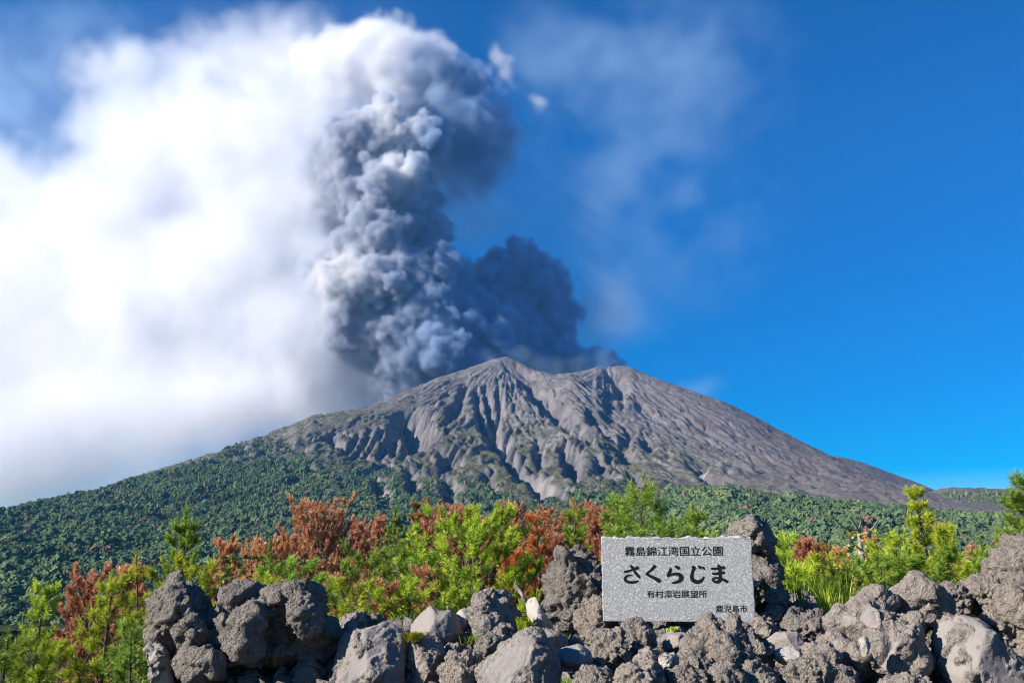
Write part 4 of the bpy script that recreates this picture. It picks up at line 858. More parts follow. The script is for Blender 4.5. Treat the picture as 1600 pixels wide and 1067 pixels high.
STROKES = [
    [(346, 437, 16), (372, 434, 20), (410, 422, 17), (450, 406, 22), (474, 400, 26)], [(404, 380, 18), (424, 402, 24), (442, 438, 20), (466, 470, 22), (484, 492, 20)],
    [(424, 474, 8), (388, 468, 14), (358, 486, 18), (352, 510, 22), (376, 530, 22), (420, 534, 20), (458, 526, 14), (470, 518, 8)],
    [(622, 384, 26), (604, 404, 22), (572, 434, 16), (546, 456, 18), (560, 468, 20), (604, 490, 24), (648, 516, 32), (662, 524, 22)],
    [(798, 382, 10), (816, 394, 24), (834, 406, 26)], [(762, 408, 20), (752, 436, 22), (736, 470, 24), (734, 478, 14), (760, 466, 14), (800, 456, 22), (836, 466, 30), (850, 490, 32), (838, 516, 26), (806, 532, 20), (766, 540, 10)],
    [(950, 388, 16), (964, 402, 26), (950, 440, 20), (942, 484, 26), (954, 516, 32), (988, 530, 28), (1024, 516, 20), (1050, 482, 8)], [(1002, 384, 12), (1014, 396, 20), (1022, 410, 12)], [(1032, 392, 10), (1046, 402, 18), (1056, 414, 12)],
    [(1116, 410, 16), (1150, 410, 18), (1200, 402, 20), (1228, 398, 24)], [(1124, 456, 16), (1160, 454, 18), (1200, 448, 20), (1224, 444, 22)],
    [(1178, 378, 20), (1188, 404, 24), (1186, 450, 20), (1188, 494, 22), (1176, 522, 22), (1146, 530, 20), (1124, 516, 16), (1130, 498, 12), (1160, 492, 14), (1204, 504, 20), (1246, 526, 24)]]
LV = []; LF = []
def catmull(P, n=8):
    P = np.array(P, float); Q = np.vstack([2*P[0]-P[1], P, 2*P[-1]-P[-2]]); out = []
    for i in range(1, len(Q)-2):
        for t in np.linspace(0, 1, n, endpoint=False):
            a, b, c, d = Q[i-1:i+3]; out.append(0.5*((2*b)+(c-a)*t+(2*a-5*b+4*c-d)*t*t+(3*b-a-3*c+d)*t**3))
    out.append(P[-1]); return np.array(out)
for k_, st in enumerate(STROKES):
    cpt = catmull(st); dxy = np.gradient(cpt[:, :2], axis=0); ln = np.hypot(*dxy.T)[:, None]+1e-6; nr = np.stack([-dxy[:, 1], dxy[:, 0]], -1)/ln
    hw = np.clip(cpt[:, 2:3], 4, 60)*0.60; tdir = dxy/ln
    cpt[0, :2] -= tdir[0]*hw[0]*0.5; cpt[-1, :2] += tdir[-1]*hw[-1]*0.4; hw[0] *= 0.6; hw[-1] *= 0.6
    A, B = cpt[:, :2]+nr*hw, cpt[:, :2]-nr*hw; o_ = len(LV)
    for j, (a, b) in enumerate(zip(A, B)):
        yy = -0.0016-0.00022*k_-0.000012*j
        for p in (a, b): x_, z_ = sxy(*p); LV.append((x_, yy, z_))
    for j in range(len(A)-1): LF.append((o_+2*j, o_+2*j+1, o_+2*j+3, o_+2*j+2))
mesh_obj('lettering', LV, LF, INK, sg, smooth=False)
# ------------------------------------------------------------------ pines
def leaf_mat(name, a, b, tr=0.35):
    m = NM(name); v = m.attr('v').outputs['Fac']; rnd = m.n('ShaderNodeObjectInfo').outputs['Random']
    col = m.mix(v, a, b); hs_ = m.n('ShaderNodeHueSaturation'); m.set(hs_.inputs['Color'], col)
    m.set(hs_.inputs['Hue'], m.math('ADD', m.math('MULTIPLY', rnd, 0.03), 0.485)); m.set(hs_.inputs['Value'], m.math('ADD', m.math('MULTIPLY', rnd, 0.3), 0.85))
    p = m.n('ShaderNodeBsdfPrincipled'); m.set(p.inputs['Base Color'], hs_.outputs[0]); p.inputs['Roughness'].default_value = 0.5; p.inputs['Specular IOR Level'].default_value = 0.35
    t = m.n('ShaderNodeBsdfTranslucent'); m.set(t.inputs[0], hs_.outputs[0]); mx_ = m.n('ShaderNodeMixShader'); mx_.inputs[0].default_value = tr
    m.t.links.new(p.outputs[0], mx_.inputs[1]); m.t.links.new(t.outputs[0], mx_.inputs[2]); m.t.links.new(mx_.outputs[0], m.out.inputs[0]); return m.m
LM = {'bright': leaf_mat('needles_bright', (0.19, 0.285, 0.022), (0.58, 0.64, 0.048)), 'green': leaf_mat('needles_green', (0.11, 0.215, 0.026), (0.34, 0.47, 0.055)),
      'dull': leaf_mat('needles_dull', (0.12, 0.17, 0.022), (0.31, 0.36, 0.05)), 'brown': leaf_mat('needles_brown', (0.42, 0.19, 0.095), (0.76, 0.41, 0.22), 0.35),
      'orange': leaf_mat('needles_orange', (0.40, 0.135, 0.042), (0.74, 0.33, 0.11), 0.35), 'tan': leaf_mat('needles_tan', (0.22, 0.12, 0.025), (0.42, 0.25, 0.055), 0.25),
      'leafy': leaf_mat('leaves_grey_green', (0.07, 0.105, 0.026), (0.20, 0.25, 0.07)), 'yellow': leaf_mat('leaves_yellow', (0.20, 0.20, 0.02), (0.44, 0.38, 0.04))}
m = NM('bark'); co = m.coord(); m.bsdf(m.ramp(m.noise(co, 18, 5, 0.6), [(0.3, (0.05, 0.038, 0.03)), (0.7, (0.16, 0.125, 0.10))]), 0.9, 0.1, m.bump(m.noise(co, 40, 4), 0.6, 0.02)); BARK = m.m
m = NM('dead_wood'); co = m.coord(); m.bsdf(m.ramp(m.noise(co, 14, 5, 0.6), [(0.3, (0.16, 0.14, 0.125)), (0.7, (0.36, 0.33, 0.30))]), 0.9, 0.1, m.bump(m.noise(co, 40, 4), 0.6, 0.02)); DEADW = m.m
class Tubes:
    def __init__(s): s.V = []; s.F = []
    def add(s, P, r0, r1, n=5):
        P = np.asarray(P, float); o = sum(len(v) for v in s.V); k = len(P); T = np.gradient(P, axis=0); T /= np.linalg.norm(T, axis=1)[:, None]+1e-9
        ref = np.array([0.31, 0.17, 0.93]) if abs(T[0][2]) < 0.9 else np.array([1.0, 0.2, 0]); U = np.cross(T, ref); U /= np.linalg.norm(U, axis=1)[:, None]+1e-9; W = np.cross(T, U)
        r = np.linspace(r0, r1, k)[:, None]; a = np.arange(n)*2*math.pi/n
        V = (P[:, None]+r[:, None]*(np.cos(a)[None, :, None]*U[:, None]+np.sin(a)[None, :, None]*W[:, None])).reshape(-1, 3); s.V.append(V)
        i = np.arange(k-1)[:, None]*n; j = np.arange(n)[None]; j2 = (j+1) % n
        s.F.append((np.stack([i+j, i+j2, i+n+j2, i+n+j], -1).reshape(-1, 4))+o)
    def build(s, name, mat, parent): return mesh_obj(name, np.vstack(s.V), np.vstack(s.F), mat, parent)
def needles(B, D, Ln, nl, n, wd, rg, a0=25, a1=65, vv=None):
    """needle blades round shoots: B base points, D directions, Ln shoot lengths"""
    k = len(B); t = rg.random((k, n)); ph = rg.uniform(0, 6.283, (k, n)); al = np.radians(a1-(a1-a0)*t**1.5+rg.normal(0, 9, (k, n)))
    ref = np.where(np.abs(D[:, 2:3]) < 0.9, np.array([[0, 0, 1.0]]), np.array([[1.0, 0, 0]])); U = np.cross(D, ref); U /= np.linalg.norm(U, axis=1)[:, None]+1e-9; W = np.cross(D, U)
    rad = np.cos(ph)[..., None]*U[:, None]+np.sin(ph)[..., None]*W[:, None]
    dr = D[:, None]*np.cos(al)[..., None]+rad*np.sin(al)[..., None]; dr[..., 2] += 0.05
    p = B[:, None]+D[:, None]*(t*Ln[:, None])[..., None]; l = nl*rg.uniform(0.7, 1.15, (k, n))[..., None]
    sd = np.cross(dr, rg.normal(size=(k, n, 3))); sd /= np.linalg.norm(sd, axis=2)[..., None]+1e-9; sd *= wd*0.5
    V = np.stack([p+sd, p-sd, p+dr*l*0.6-sd*0.7, p+dr*l, p+dr*l*0.6+sd*0.7], 2).reshape(-1, 3)
    i = np.arange(k*n)[:, None]*5
    F4 = np.concatenate([i+0, i+1, i+2, i+4], 1); F3 = np.concatenate([i+4, i+2, i+3, i+3], 1)
    v_ = np.clip((rg.random(k) if vv is None else vv)[:, None, None]*0.75+t[..., None]*0.25+np.array([-0.12, -0.12, 0.0, 0.1, 0.0]), 0, 1)
    return V, F4, F3, v_.reshape(-1)
def tris_obj(name, V, F, mat, parent, v):
    o = mesh_obj(name, V, F, mat, parent, smooth=False); attr(o, 'v', v); return o
TR = [0]
def pine(label, px, py, wpx, Y, col, style='cone', pxb=None, low=0.12, dens=1.0, name='pine_tree', cat='pine', nl=0.068, tuft=0.095, group='young pines behind the lava wall', gap=1.0, vis=None):
    TR[0] += 1; rg = np.random.default_rng(500+TR[0]); top = np.array(at(px, py, Y)); xb = at(px if pxb is None else pxb, py, Y).x
    zb = float(ground_z(xb, Y))-0.08; H_ = top[2]-zb; Rr = wpx*(0.58 if col not in ('brown', 'orange') else 0.5)*Y/FPX; base = np.array([xb, Y, zb])
    root = link(bpy.data.objects.new(name, None)); root.location = base; tag(root, label, cat, group, 'thing')
    far = Y > 19; f_ = Y/14.0
    tb = Tubes(); nk = 9; tt = np.linspace(0, 1, nk); bend = rg.normal(0, 0.03*H_, 2)
    TP = np.stack([tt*(top[0]-xb)+bend[0]*np.sin(tt*3.1), bend[1]*np.sin(tt*3.1), tt*H_*0.985], -1)
    r0 = 0.012*H_+0.012; tb.add(TP, r0, 0.006, 6)
    tpos = lambda t: np.array([np.interp(t, tt, TP[:, q]) for q in range(3)])
    B, D, Ln = [], [], []
    def shoot(p, d, l): B.append(p); D.append(d/np.linalg.norm(d)); Ln.append(l)
    if style == 'bush': nlead, dh = 1, 0.20
    else: nlead, dh = 1, 0.30
    h = low*H_; ga = rg.uniform(0, 6.28)
    step = dh*max(0.8, min(1.25, H_/4.0))/dens**0.5
    while h < H_*0.97:
        t = h/H_
        if style == 'cone': pr = (1-t)**0.8*(0.75+0.25*min(1, (t-low)/0.12+0.2))
        elif style == 'round': pr = math.sqrt(max(0, 1-((t-0.45)/0.56)**2))
        elif style == 'open': pr = (1-t)**0.65*rg.uniform(0.65, 1.1)
        elif style == 'spire': pr = (1-t)**0.9*rg.uniform(0.7, 1.1)
        else: pr = math.sqrt(max(0, 1-((t-0.5)/0.52)**2))*rg.uniform(0.75, 1.05)
        nb = int(rg.integers(4, 6) if style != 'bush' else 6)
        for q in range(nb):
            az = ga+q*2*math.pi/nb+rg.normal(0, 0.25); L_ = max(0.10, Rr*pr*rg.uniform(0.75, 1.12))
            el = R(rg.uniform(12, 34)) if style in ('cone', 'open', 'spire') else R(rg.uniform(28, 58)) if style == 'bush' else R(rg.uniform(2, 30))
            el += R(25)*t
            p0 = tpos(t); n_ = max(4, int(L_/0.12)+2); s_ = np.linspace(0, 1, n_)
            d0 = np.array([math.cos(az), math.sin(az), 0.0]); rise = math.tan(min(el, R(68)))
            hor = L_*(s_ if style != 'bush' else s_*0.8)
            P = p0+d0*hor[:, None]; P[:, 2] += L_*(rise*0.45*s_+0.38*s_**2.4); P += rg.normal(0, 0.012, P.shape)*s_[:, None]
            tb.add(P, max(0.005, 0.20*r0*(1-t*0.6)+0.002*L_), 0.004, 4)
            de = P[-1]-P[-2]; de /= np.linalg.norm(de)
            shoot(P[-1]-de*tuft*0.3, de+np.array([0, 0, 0.45]), tuft*1.15)
            ntw = int(L_/(0.068*gap)*dens*(0.75 if far else 1.0))
            for _ in range(ntw):
                u = rg.uniform(0.22, 1.0)**0.75; pt = np.array([np.interp(u, s_, P[:, q_]) for q_ in range(3)])
                sd = np.cross(de, [0, 0, 1.0])*rg.choice([-1, 1]); dd = de*rg.uniform(0.3, 0.9)+sd*rg.uniform(0.3, 1.0)+np.array([0, 0, rg.uniform(0.05, 0.75)]); dd /= np.linalg.norm(dd)
                tl = L_*rg.uniform(0.08, 0.30)*(1.15-u*0.6)+0.03; e_ = pt+dd*tl
                if tl > 0.09: tb.add(np.array([pt, pt+dd*tl*0.6, e_]), 0.005, 0.003, 3)
                shoot(e_-dd*0.05, dd*0.8+np.array([0, 0, rg.uniform(0.2, 0.8)]), tuft*rg.uniform(0.7, 1.1))
                if tl > 0.2: shoot(pt+dd*tl*0.45, dd+np.array([0, 0, 0.35]), tuft*0.8)
        ga += 0.9; h += step*rg.uniform(0.8, 1.2)*(1-0.35*t)
    for q in range(4): shoot(TP[-1]-np.array([0, 0, 0.30-0.07*q]), np.array([rg.normal(0, .1), rg.normal(0, .1), 1.0]), tuft*1.3)
    B, D, Ln = np.array(B), np.array(D), np.array(Ln)
    nn = int((58 if not far else 28)*(1.0 if col not in ('brown', 'orange', 'tan') else 1.15)); wd = 0.0085*f_**0.9*(1.0 if not far else 1.35)
    hrel = np.clip(B[:, 2]/H_, 0, 1); rrel = np.hypot(B[:, 0], B[:, 1])/max(Rr, 0.1)
    vv = np.clip(rg.normal(0.5, 0.22, len(B)), 0, 1)
    V, F4, F3, v_ = needles(B, D, Ln, nl, nn, wd, rg, 35, 85 if col not in ('brown', 'orange', 'tan') else 62, vv)
    F = np.vstack([F4[:, [0, 1, 2]], F4[:, [0, 2, 3]], F3[:, :3]])
    tb.build('trunk', BARK if col not in ('tan',) else BARK, root); tris_obj('crown', V, F, LM[col], root, v_)
    return root
NT = [0]
GB, GG, GF = 'rusty dead pines among the green ones', 'young green pines behind the lava wall', 'far pines at the back of the thicket'
DP = dict(name='dead_pine', cat='dead pine', group=GB, nl=0.07)
# left of the lava wall
pine('slim young pine with a forked top in front of the blue wooded slope, far left', 75, 913, 135, 11, 'bright', 'open', pxb=80, group=GG)
pine('low bright green pine cut off by the lower left photo corner', 14, 985, 110, 9, 'green', 'round', group=GG)
pine('low yellow green pine beside the lower left corner pine, under the forked one', 70, 1010, 110, 9.5, 'bright', 'round', group=GG)
pine('broad yellow green pine left of the big dark lava outcrop', 178, 892, 190, 10, 'bright', 'open', group=GG, dens=1.15)
pine('small fresh pine touching the left foot of the dark lava outcrop', 205, 985, 80, 8.8, 'green', 'round', group=GG)
pine('wide dead pine with raised red brown shoots behind the broad yellow green pine', 142, 900, 130, 15, 'brown', 'bush', **DP)
pine('narrow dead pine tip between the broad yellow green pine and the tall open pine', 196, 880, 46, 15.5, 'brown', 'bush', **DP)
pine('dark red dead pine just above the left head of the lava outcrop', 212, 872, 50, 16, 'brown', 'bush', **DP)
pine('tall open pine with long bare branches above the left lava outcrop', 292, 785, 170, 13, 'green', 'open', pxb=284, group=GG, gap=0.8, dens=1.3, nl=0.08)
pine('bright pine shoot leaning left beside the tall open pine', 214, 858, 90, 12.5, 'bright', 'open', pxb=262, group=GG, gap=1.0)
pine('bright bushy pine low under the tall open pine', 300, 872, 150, 12, 'bright', 'round', group=GG)
pine('thin rusty dead pine with a pointed tip right of the tall open pine', 357, 846, 84, 18, 'brown', 'bush', **DP)
pine('pinkish brown dead pine below a green tipped stem, above the outcrop saddle', 415, 845, 90, 20, 'brown', 'bush', **DP)
pine('small dead pine low behind the saddle of the lava outcrop', 372, 905, 60, 12, 'orange', 'bush', **DP)
pine('slender pale green pine tip rising out of the pinkish brown dead pine', 424, 836, 34, 19, 'dull', 'spire', group=GG)
pine('soft bright green pine with long needles above the right head of the outcrop', 452, 868, 130, 13, 'green', 'round', group=GG, nl=0.085)
pine('small yellow green pine left of the soft bright pine, touching the outcrop top', 418, 893, 66, 11, 'bright', 'round', group=GG)
pine('largest rounded rusty dead pine with a dark hollow in its crown', 513, 803, 165, 20, 'brown', 'bush', dens=1.25, **DP)
pine('dead pine with a dark crown just right of the largest rusty one', 560, 812, 60, 22, 'brown', 'bush', **DP)
pine('red brown dead pine low under the largest rusty one', 515, 895, 75, 15, 'brown', 'bush', **DP)
pine('dark red dead pine tip left of the tall dull green pine', 592, 796, 45, 24, 'brown', 'bush', **DP)
pine('tall dense dull green pine with a many pointed top left of the photo middle', 618, 789, 150, 19, 'dull', 'spire', dens=1.3, group=GG)
pine('dull green pine attached to the right side of the tall dense one', 686, 806, 90, 20, 'dull', 'spire', dens=1.2, group=GG)
pine('orange brown dead pine tip high behind the dull green pines', 650, 781, 56, 24, 'tan', 'spire', **DP)
pine('speckled green pine with pale shoots above the smooth faceted boulder', 582, 868, 120, 11.5, 'green', 'round', group=GG, gap=1.0)
pine('bright low pine between the lava outcrop and the smooth faceted boulder', 548, 930, 100, 10, 'bright', 'round', group=GG)
pine('broad spreading yellow green pine with a visible trunk above the wedge boulder', 735, 822, 190, 12, 'bright', 'round', pxb=706, low=0.3, dens=1.1, group=GG)
pine('low yellow green pine at the left foot of the broad spreading pine', 640, 930, 110, 10.5, 'bright', 'round', group=GG)
pine('small dead twiggy pine inside the low green beside the broad spreading pine', 662, 900, 60, 11.2, 'brown', 'spire', **DP)
pine('tiny brown dead sapling left of the broad spreading pine', 603, 925, 26, 10.4, 'brown', 'spire', **DP)
pine('soft blue green pine tip left above the broad spreading pine', 661, 848, 44, 14, 'green', 'spire', group=GG, nl=0.085)
pine('red brown dead pine with thin tips behind the broad spreading pine', 697, 798, 60, 25, 'brown', 'bush', **DP)
pine('tall thin dead pine top above the broad spreading pine', 731, 796, 52, 25, 'brown', 'bush', **DP)
pine('small dead pine top between the thin dead one and the ochre spire', 757, 808, 46, 26, 'brown', 'bush', **DP)
pine('slender ochre yellow dead spire left of the bright orange dead pine', 786, 803, 56, 20, 'tan', 'spire', **DP)
pine('bright orange dead pine standing left of the tall pitted boulder', 836, 797, 130, 13, 'orange', 'cone', dens=1.15, **DP)
pine('low orange dead pine skirt under the bright orange dead pine', 796, 868, 80, 13.4, 'orange', 'bush', **DP)
pine('fresh green tuft of pine at the foot of the bright orange dead pine', 812, 944, 44, 9.6, 'bright', 'round', group=GG)
pine('dark green pine with fluffy tip above the tall pitted boulder', 897, 787, 84, 12.5, 'green', 'cone', group=GG, nl=0.08)
pine('rusty dead pine between the fluffy tipped pine and the granite sign', 938, 797, 84, 18, 'brown', 'bush', **DP)
pine('narrow dead pine right behind the bright orange dead pine', 872, 838, 50, 18, 'brown', 'bush', **DP)
# behind the sign
pine('big fresh green pine with fluffy shoots rising behind the granite sign', 1008, 752, 150, 10.5, 'green', 'open', group=GG, nl=0.085, tuft=0.15)
pine('green pine shoot at the left shoulder of the big pine behind the sign', 965, 783, 50, 11, 'green', 'spire', group=GG, nl=0.08)
pine('thin green pine tip over the right half of the sign', 1083, 788, 46, 13, 'green', 'spire', group=GG, nl=0.08)
pine('small bright pine tip between the sign top and the cap rock', 1116, 826, 36, 11, 'bright', 'spire', group=GG)
pine('green pine just above the middle of the sign edge', 1048, 806, 70, 12, 'green', 'round', group=GG)
# right of the sign
pine('bright pine with one tall candle shoot right of the tall craggy column', 1226, 842, 60, 11, 'bright', 'spire', group=GG)
pine('low bright pine thicket between the craggy column and the bare snag', 1262, 878, 110, 12, 'bright', 'round', group=GG)
pine('rusty dead pine left of the bare grey snag', 1262, 846, 66, 19, 'brown', 'bush', **DP)
pine('orange brown dead pine between two rusty ones left of the bare snag', 1296, 850, 50, 20, 'tan', 'bush', **DP)
pine('small rusty dead pine touching the bare grey snag', 1316, 860, 46, 18, 'brown', 'bush', **DP)
pine('red dead pine hanging behind the top of the bare grey snag', 1352, 822, 50, 17.5, 'brown', 'spire', **DP)
pine('low green pine in front of the bare grey snag', 1318, 898, 110, 11.5, 'green', 'round', group=GG)
pine('low bright green pine above the pale left facet of the biggest boulder', 1376, 884, 100, 11, 'green', 'round', group=GG)
pine('tallest conical yellow green pine on the right, above the domed boulder', 1424, 757, 128, 14, 'bright', 'cone', dens=1.9, group=GG)
pine('bushy yellow green pine at the left foot of the tallest conical pine', 1392, 842, 90, 12.5, 'bright', 'round', group=GG)
pine('thin pine with two brown dead tufts at its tip between two green pines', 1456, 804, 26, 17, 'brown', 'spire', **DP)
pine('yellow green pine with a bare grey stem right of the tallest conical pine', 1478, 822, 116, 12, 'bright', 'cone', dens=1.4, low=0.35, group=GG)
pine('green pine halfway between the bare stemmed pine and the photo edge', 1533, 838, 76, 13.5, 'green', 'open', group=GG)
pine('small rusty dead pine between the bare stemmed pine and the edge pine', 1517, 846, 30, 18, 'brown', 'spire', **DP)
pine('low rusty dead pine above the jagged brown boulder', 1500, 892, 70, 13, 'brown', 'bush', **DP)
pine('feathery green pine low above the jagged brown boulder', 1556, 868, 80, 11.5, 'green', 'round', group=GG)
pine('big open branched pine cut by the right photo edge above the craggy boulder', 1603, 752, 150, 10, 'green', 'open', group=GG, dens=1.5, gap=0.9, nl=0.08)

pine('rounded bright pine low between the candle shoot pine and the rusty dead pine', 1246, 896, 80, 10.8, 'bright', 'round', group=GG, dens=1.3)
pine('dull green pine behind the rusty pair left of the bare snag', 1285, 868, 80, 16, 'dull', 'round', group=GG, dens=1.3)
pine('green pine filling the gap between the bare snag and the bushy yellow green pine', 1366, 856, 80, 15, 'green', 'cone', group=GG, dens=1.3)
pine('fresh green pine low in front of the tallest conical pine', 1432, 872, 110, 11.5, 'green', 'round', group=GG, dens=1.3)
pine('yellow green pine low between the bare stemmed pine and the jagged brown boulder', 1508, 874, 90, 12.5, 'bright', 'round', group=GG, dens=1.3)
pine('green pine just left of the high craggy boulder under the edge pine', 1572, 826, 80, 12.8, 'bright', 'cone', group=GG, dens=1.3)
pine('dark green pine low behind the domed boulder and the rough boulder beside it', 1470, 888, 90, 13, 'green', 'round', group=GG)
# far row: mixed green and rusty pines at the back of the thicket
fr = [(622, 838, 'dull'), (668, 832, 'brown'), (712, 818, 'dull'), (748, 826, 'brown'), (770, 832, 'dull'), (808, 812, 'dull'), (826, 822, 'dull'), (852, 812, 'dull'), (868, 818, 'brown'), (884, 812, 'dull'), (915, 808, 'dull'), (930, 822, 'dull'),
      (955, 812, 'dull'), (470, 852, 'brown'), (488, 866, 'dull'), (392, 866, 'brown'), (380, 880, 'dull'), (335, 872, 'dull'), (548, 850, 'dull'), (640, 826, 'dull'), (700, 838, 'brown'), (790, 842, 'dull')]
fr += [(448, 848, 'brown'), (530, 822, 'dull'), (574, 826, 'brown'), (604, 822, 'dull'), (652, 812, 'dull'), (676, 806, 'brown'), (722, 804, 'brown'), (742, 812, 'dull'), (766, 806, 'dull'), (800, 806, 'brown'), (842, 808, 'dull'), (860, 806, 'dull'), (905, 800, 'brown'), (925, 806, 'dull'), (948, 804, 'brown')]
fl = {'dull': 'dull green pine in the back row of the thicket below the volcano', 'brown': 'rusty pine in the back row of the thicket below the volcano'}
for px, py, c_ in fr:
    pine(fl[c_], px, py-6, 84, 21.5+((px*7) % 9), c_, 'spire' if c_ == 'dull' else 'bush', low=0.25, group='%s far pines in the back row' % ('green' if c_ == 'dull' else 'rusty'), name='pine_tree' if c_ == 'dull' else 'dead_pine', cat='pine' if c_ == 'dull' else 'dead pine')

# leafy shrubs
def shrub(label, px, py, wpx, Y, col, lw=0.035, n=2600, name='shrub', cat='shrub', group=None, zb=None, stems=14):
    TR[0] += 1; rg = np.random.default_rng(900+TR[0]); top = np.array(at(px, py, Y)); zb = float(ground_z(top[0], Y))-0.05 if zb is None else zb; H_ = top[2]-zb; Rr = wpx*0.5*Y/FPX
    root = link(bpy.data.objects.new(name, None)); root.location = (top[0], Y, zb); tag(root, label, cat, group, 'thing'); tb = Tubes(); ends = []
    for q in range(stems):
        a = rg.uniform(0, 6.28); rr = Rr*rg.uniform(0.2, 0.9); P = np.array([[0.02*math.cos(a), 0.02*math.sin(a), 0], [rr*0.4*math.cos(a), rr*0.4*math.sin(a), H_*0.45], [rr*math.cos(a), rr*math.sin(a), H_*rg.uniform(0.6, 0.95)]]); tb.add(catmull3(P), 0.012, 0.004, 4); ends.append(P[2]); ends.append(P[1]*0.4+P[2]*0.6)
    tb.build('stems', BARK, root)
    ends = np.array(ends); c = ends[rg.integers(0, len(ends), n)]+rg.normal(size=(n, 3))*np.array([Rr*0.24, Rr*0.24, H_*0.14]); c[:, 2] = np.clip(c[:, 2], 0.05, H_*1.02)
    d = rg.normal(size=(n, 3)); d[:, 2] = np.abs(d[:, 2])*0.6; d /= np.linalg.norm(d, axis=1)[:, None]; s = np.cross(d, rg.normal(size=(n, 3))); s /= np.linalg.norm(s, axis=1)[:, None]
    l = lw*rg.uniform(0.7, 1.5, (n, 1)); V = np.stack([c, c+d*l*0.5+s*l*0.32, c+d*l, c+d*l*0.5-s*l*0.32], 1).reshape(-1, 3); i = np.arange(n)[:, None]*4
    o = mesh_obj('leaves', V, np.concatenate([i, i+1, i+2, i+3], 1), LM[col], root, smooth=False); attr(o, 'v', np.repeat(np.clip(rg.normal(0.5, 0.25, n), 0, 1), 4)); return root
def catmull3(P, n=4):
    P = np.array(P, float); Q = np.vstack([2*P[0]-P[1], P, 2*P[-1]-P[-2]]); out = []
    for i in range(1, len(Q)-2):
        for t in np.linspace(0, 1, n, endpoint=False):
            a, b, c, d = Q[i-1:i+3]; out.append(0.5*((2*b)+(c-a)*t+(2*a-5*b+4*c-d)*t*t+(3*b-a-3*c+d)*t**3))
    out.append(P[-1]); return np.array(out)
shrub('dark leafy shrub behind the saddle of the lava outcrop', 346, 884, 100, 13.5, 'leafy', 0.06, 3000)
shrub('grey green leafy shrub below the soft bright pine on the outcrop', 468, 888, 90, 14, 'leafy', 0.06, 2400)
shrub('pale twiggy shrub between the speckled pine and the dull green pines', 602, 852, 90, 14.5, 'leafy', 0.05, 2200)
shrub('grey leafy shrub under the broad yellow green pine beside the outcrop foot', 212, 1002, 70, 9.2, 'leafy', 0.04, 1800)
shrub('yellow leaved shrub in front of the bare grey snag', 1340, 842, 50, 14, 'yellow', 0.05, 700)
shrub('grey green leafy shrub behind the tall dull green pine foot', 655, 868, 90, 15, 'leafy', 0.06, 2400)

# bare snag
sn = link(bpy.data.objects.new('dead_tree', None)); p0 = at(1346, 838, 15); zb = float(ground_z(p0.x, 15))-0.1; sn.location = (p0.x, 15, zb); tag(sn, 'bare grey snag with thin forked branches right of the tall craggy column', 'dead tree', None, 'thing')
sgp = lambda a, b, dy=0: np.array(at(a, b, 15+dy))-np.array([p0.x, 15-0, zb])
tb = Tubes(); tb.add(catmull3([np.array([0.1, 0, 0]), sgp(1350, 900), sgp(1345, 858), sgp(1342, 824)]), 0.06, 0.028, 7); tb.build('trunk', DEADW, sn)
tb = Tubes()
for pl_ in ([(1343, 830), (1336, 818), (1330, 808)], [(1343, 828), (1320, 824), (1302, 808)], [(1344, 836), (1362, 826), (1374, 808)], [(1347, 860), (1332, 848), (1328, 838)], [(1348, 880), (1362, 868), (1368, 850)], [(1349, 905), (1335, 900), (1320, 905), (1314, 915)], [(1350, 912), (1364, 893), (1358, 880)], [(1342, 826), (1346, 814), (1344, 806)]):
    tb.add(catmull3([sgp(a, b, 0.15*k_*(1 if (a+b) % 2 else -1)) for k_, (a, b) in enumerate(pl_)]), 0.018, 0.005, 5)
tb.build('branches', DEADW, sn)
# driftwood
dw = link(bpy.data.objects.new('dead_branch', None)); q0 = at(824, 944, 8.6); dw.location = q0; tag(dw, 'weathered grey dead branch poking up beside the pale leaning slab', 'branch', None, 'thing')
sp2 = lambda a, b, dy=0: np.array(at(a, b, 8.6+dy))-np.array(q0)
tb = Tubes(); tb.add(catmull3([sp2(832, 952, 0.1), sp2(820, 935), sp2(812, 922), sp2(806, 913)]), 0.022, 0.012, 7); tb.build('stem', DEADW, dw)
tb = Tubes(); tb.add(catmull3([sp2(818, 932), sp2(812, 925), sp2(804, 917), sp2(806, 908)]), 0.012, 0.005, 5); tb.build('twig', DEADW, dw)
# undergrowth, grass and herbs
rg = np.random.default_rng(44)
def blades(n, xs, ys, hs_, wd, lean, zoff=0.0):
    x, y = xs(n), ys(n); z = ground_z(x, y)+zoff; h = hs_(n); a = rg.uniform(0, 6.28, n); ln_ = rg.uniform(0.1, lean, n)*h
    b = np.stack([x, y, z], -1); s = np.stack([np.cos(a+1.57), np.sin(a+1.57), 0*a], -1)*wd; dl = np.stack([np.cos(a), np.sin(a), 0*a], -1)
    md = b+dl*ln_[:, None]*0.35+np.stack([0*h, 0*h, h*0.6], -1); tp = b+dl*ln_[:, None]+np.stack([0*h, 0*h, h*0.96], -1)
    V = np.stack([b+s, b-s, md-s*0.7, tp, md+s*0.7], 1).reshape(-1, 3); i = np.arange(n)[:, None]*5
    return V, np.vstack([np.hstack([i, i+1, i+2]), np.hstack([i, i+2, i+4]), np.hstack([i+4, i+2, i+3])]), np.repeat(np.clip(rg.normal(0.5, 0.25, n), 0, 1), 5)
V, F, v_ = blades(900, lambda n: rg.normal(2.72, 0.16, n), lambda n: rg.uniform(8.7, 9.6, n), lambda n: rg.uniform(0.2, 0.62, n), 0.004, 0.6)
o = tris_obj('grass', V, F, LM['bright'], None, v_); tag(o, 'tall yellow green grass in the gap right of the sign', 'grass', kind='stuff')
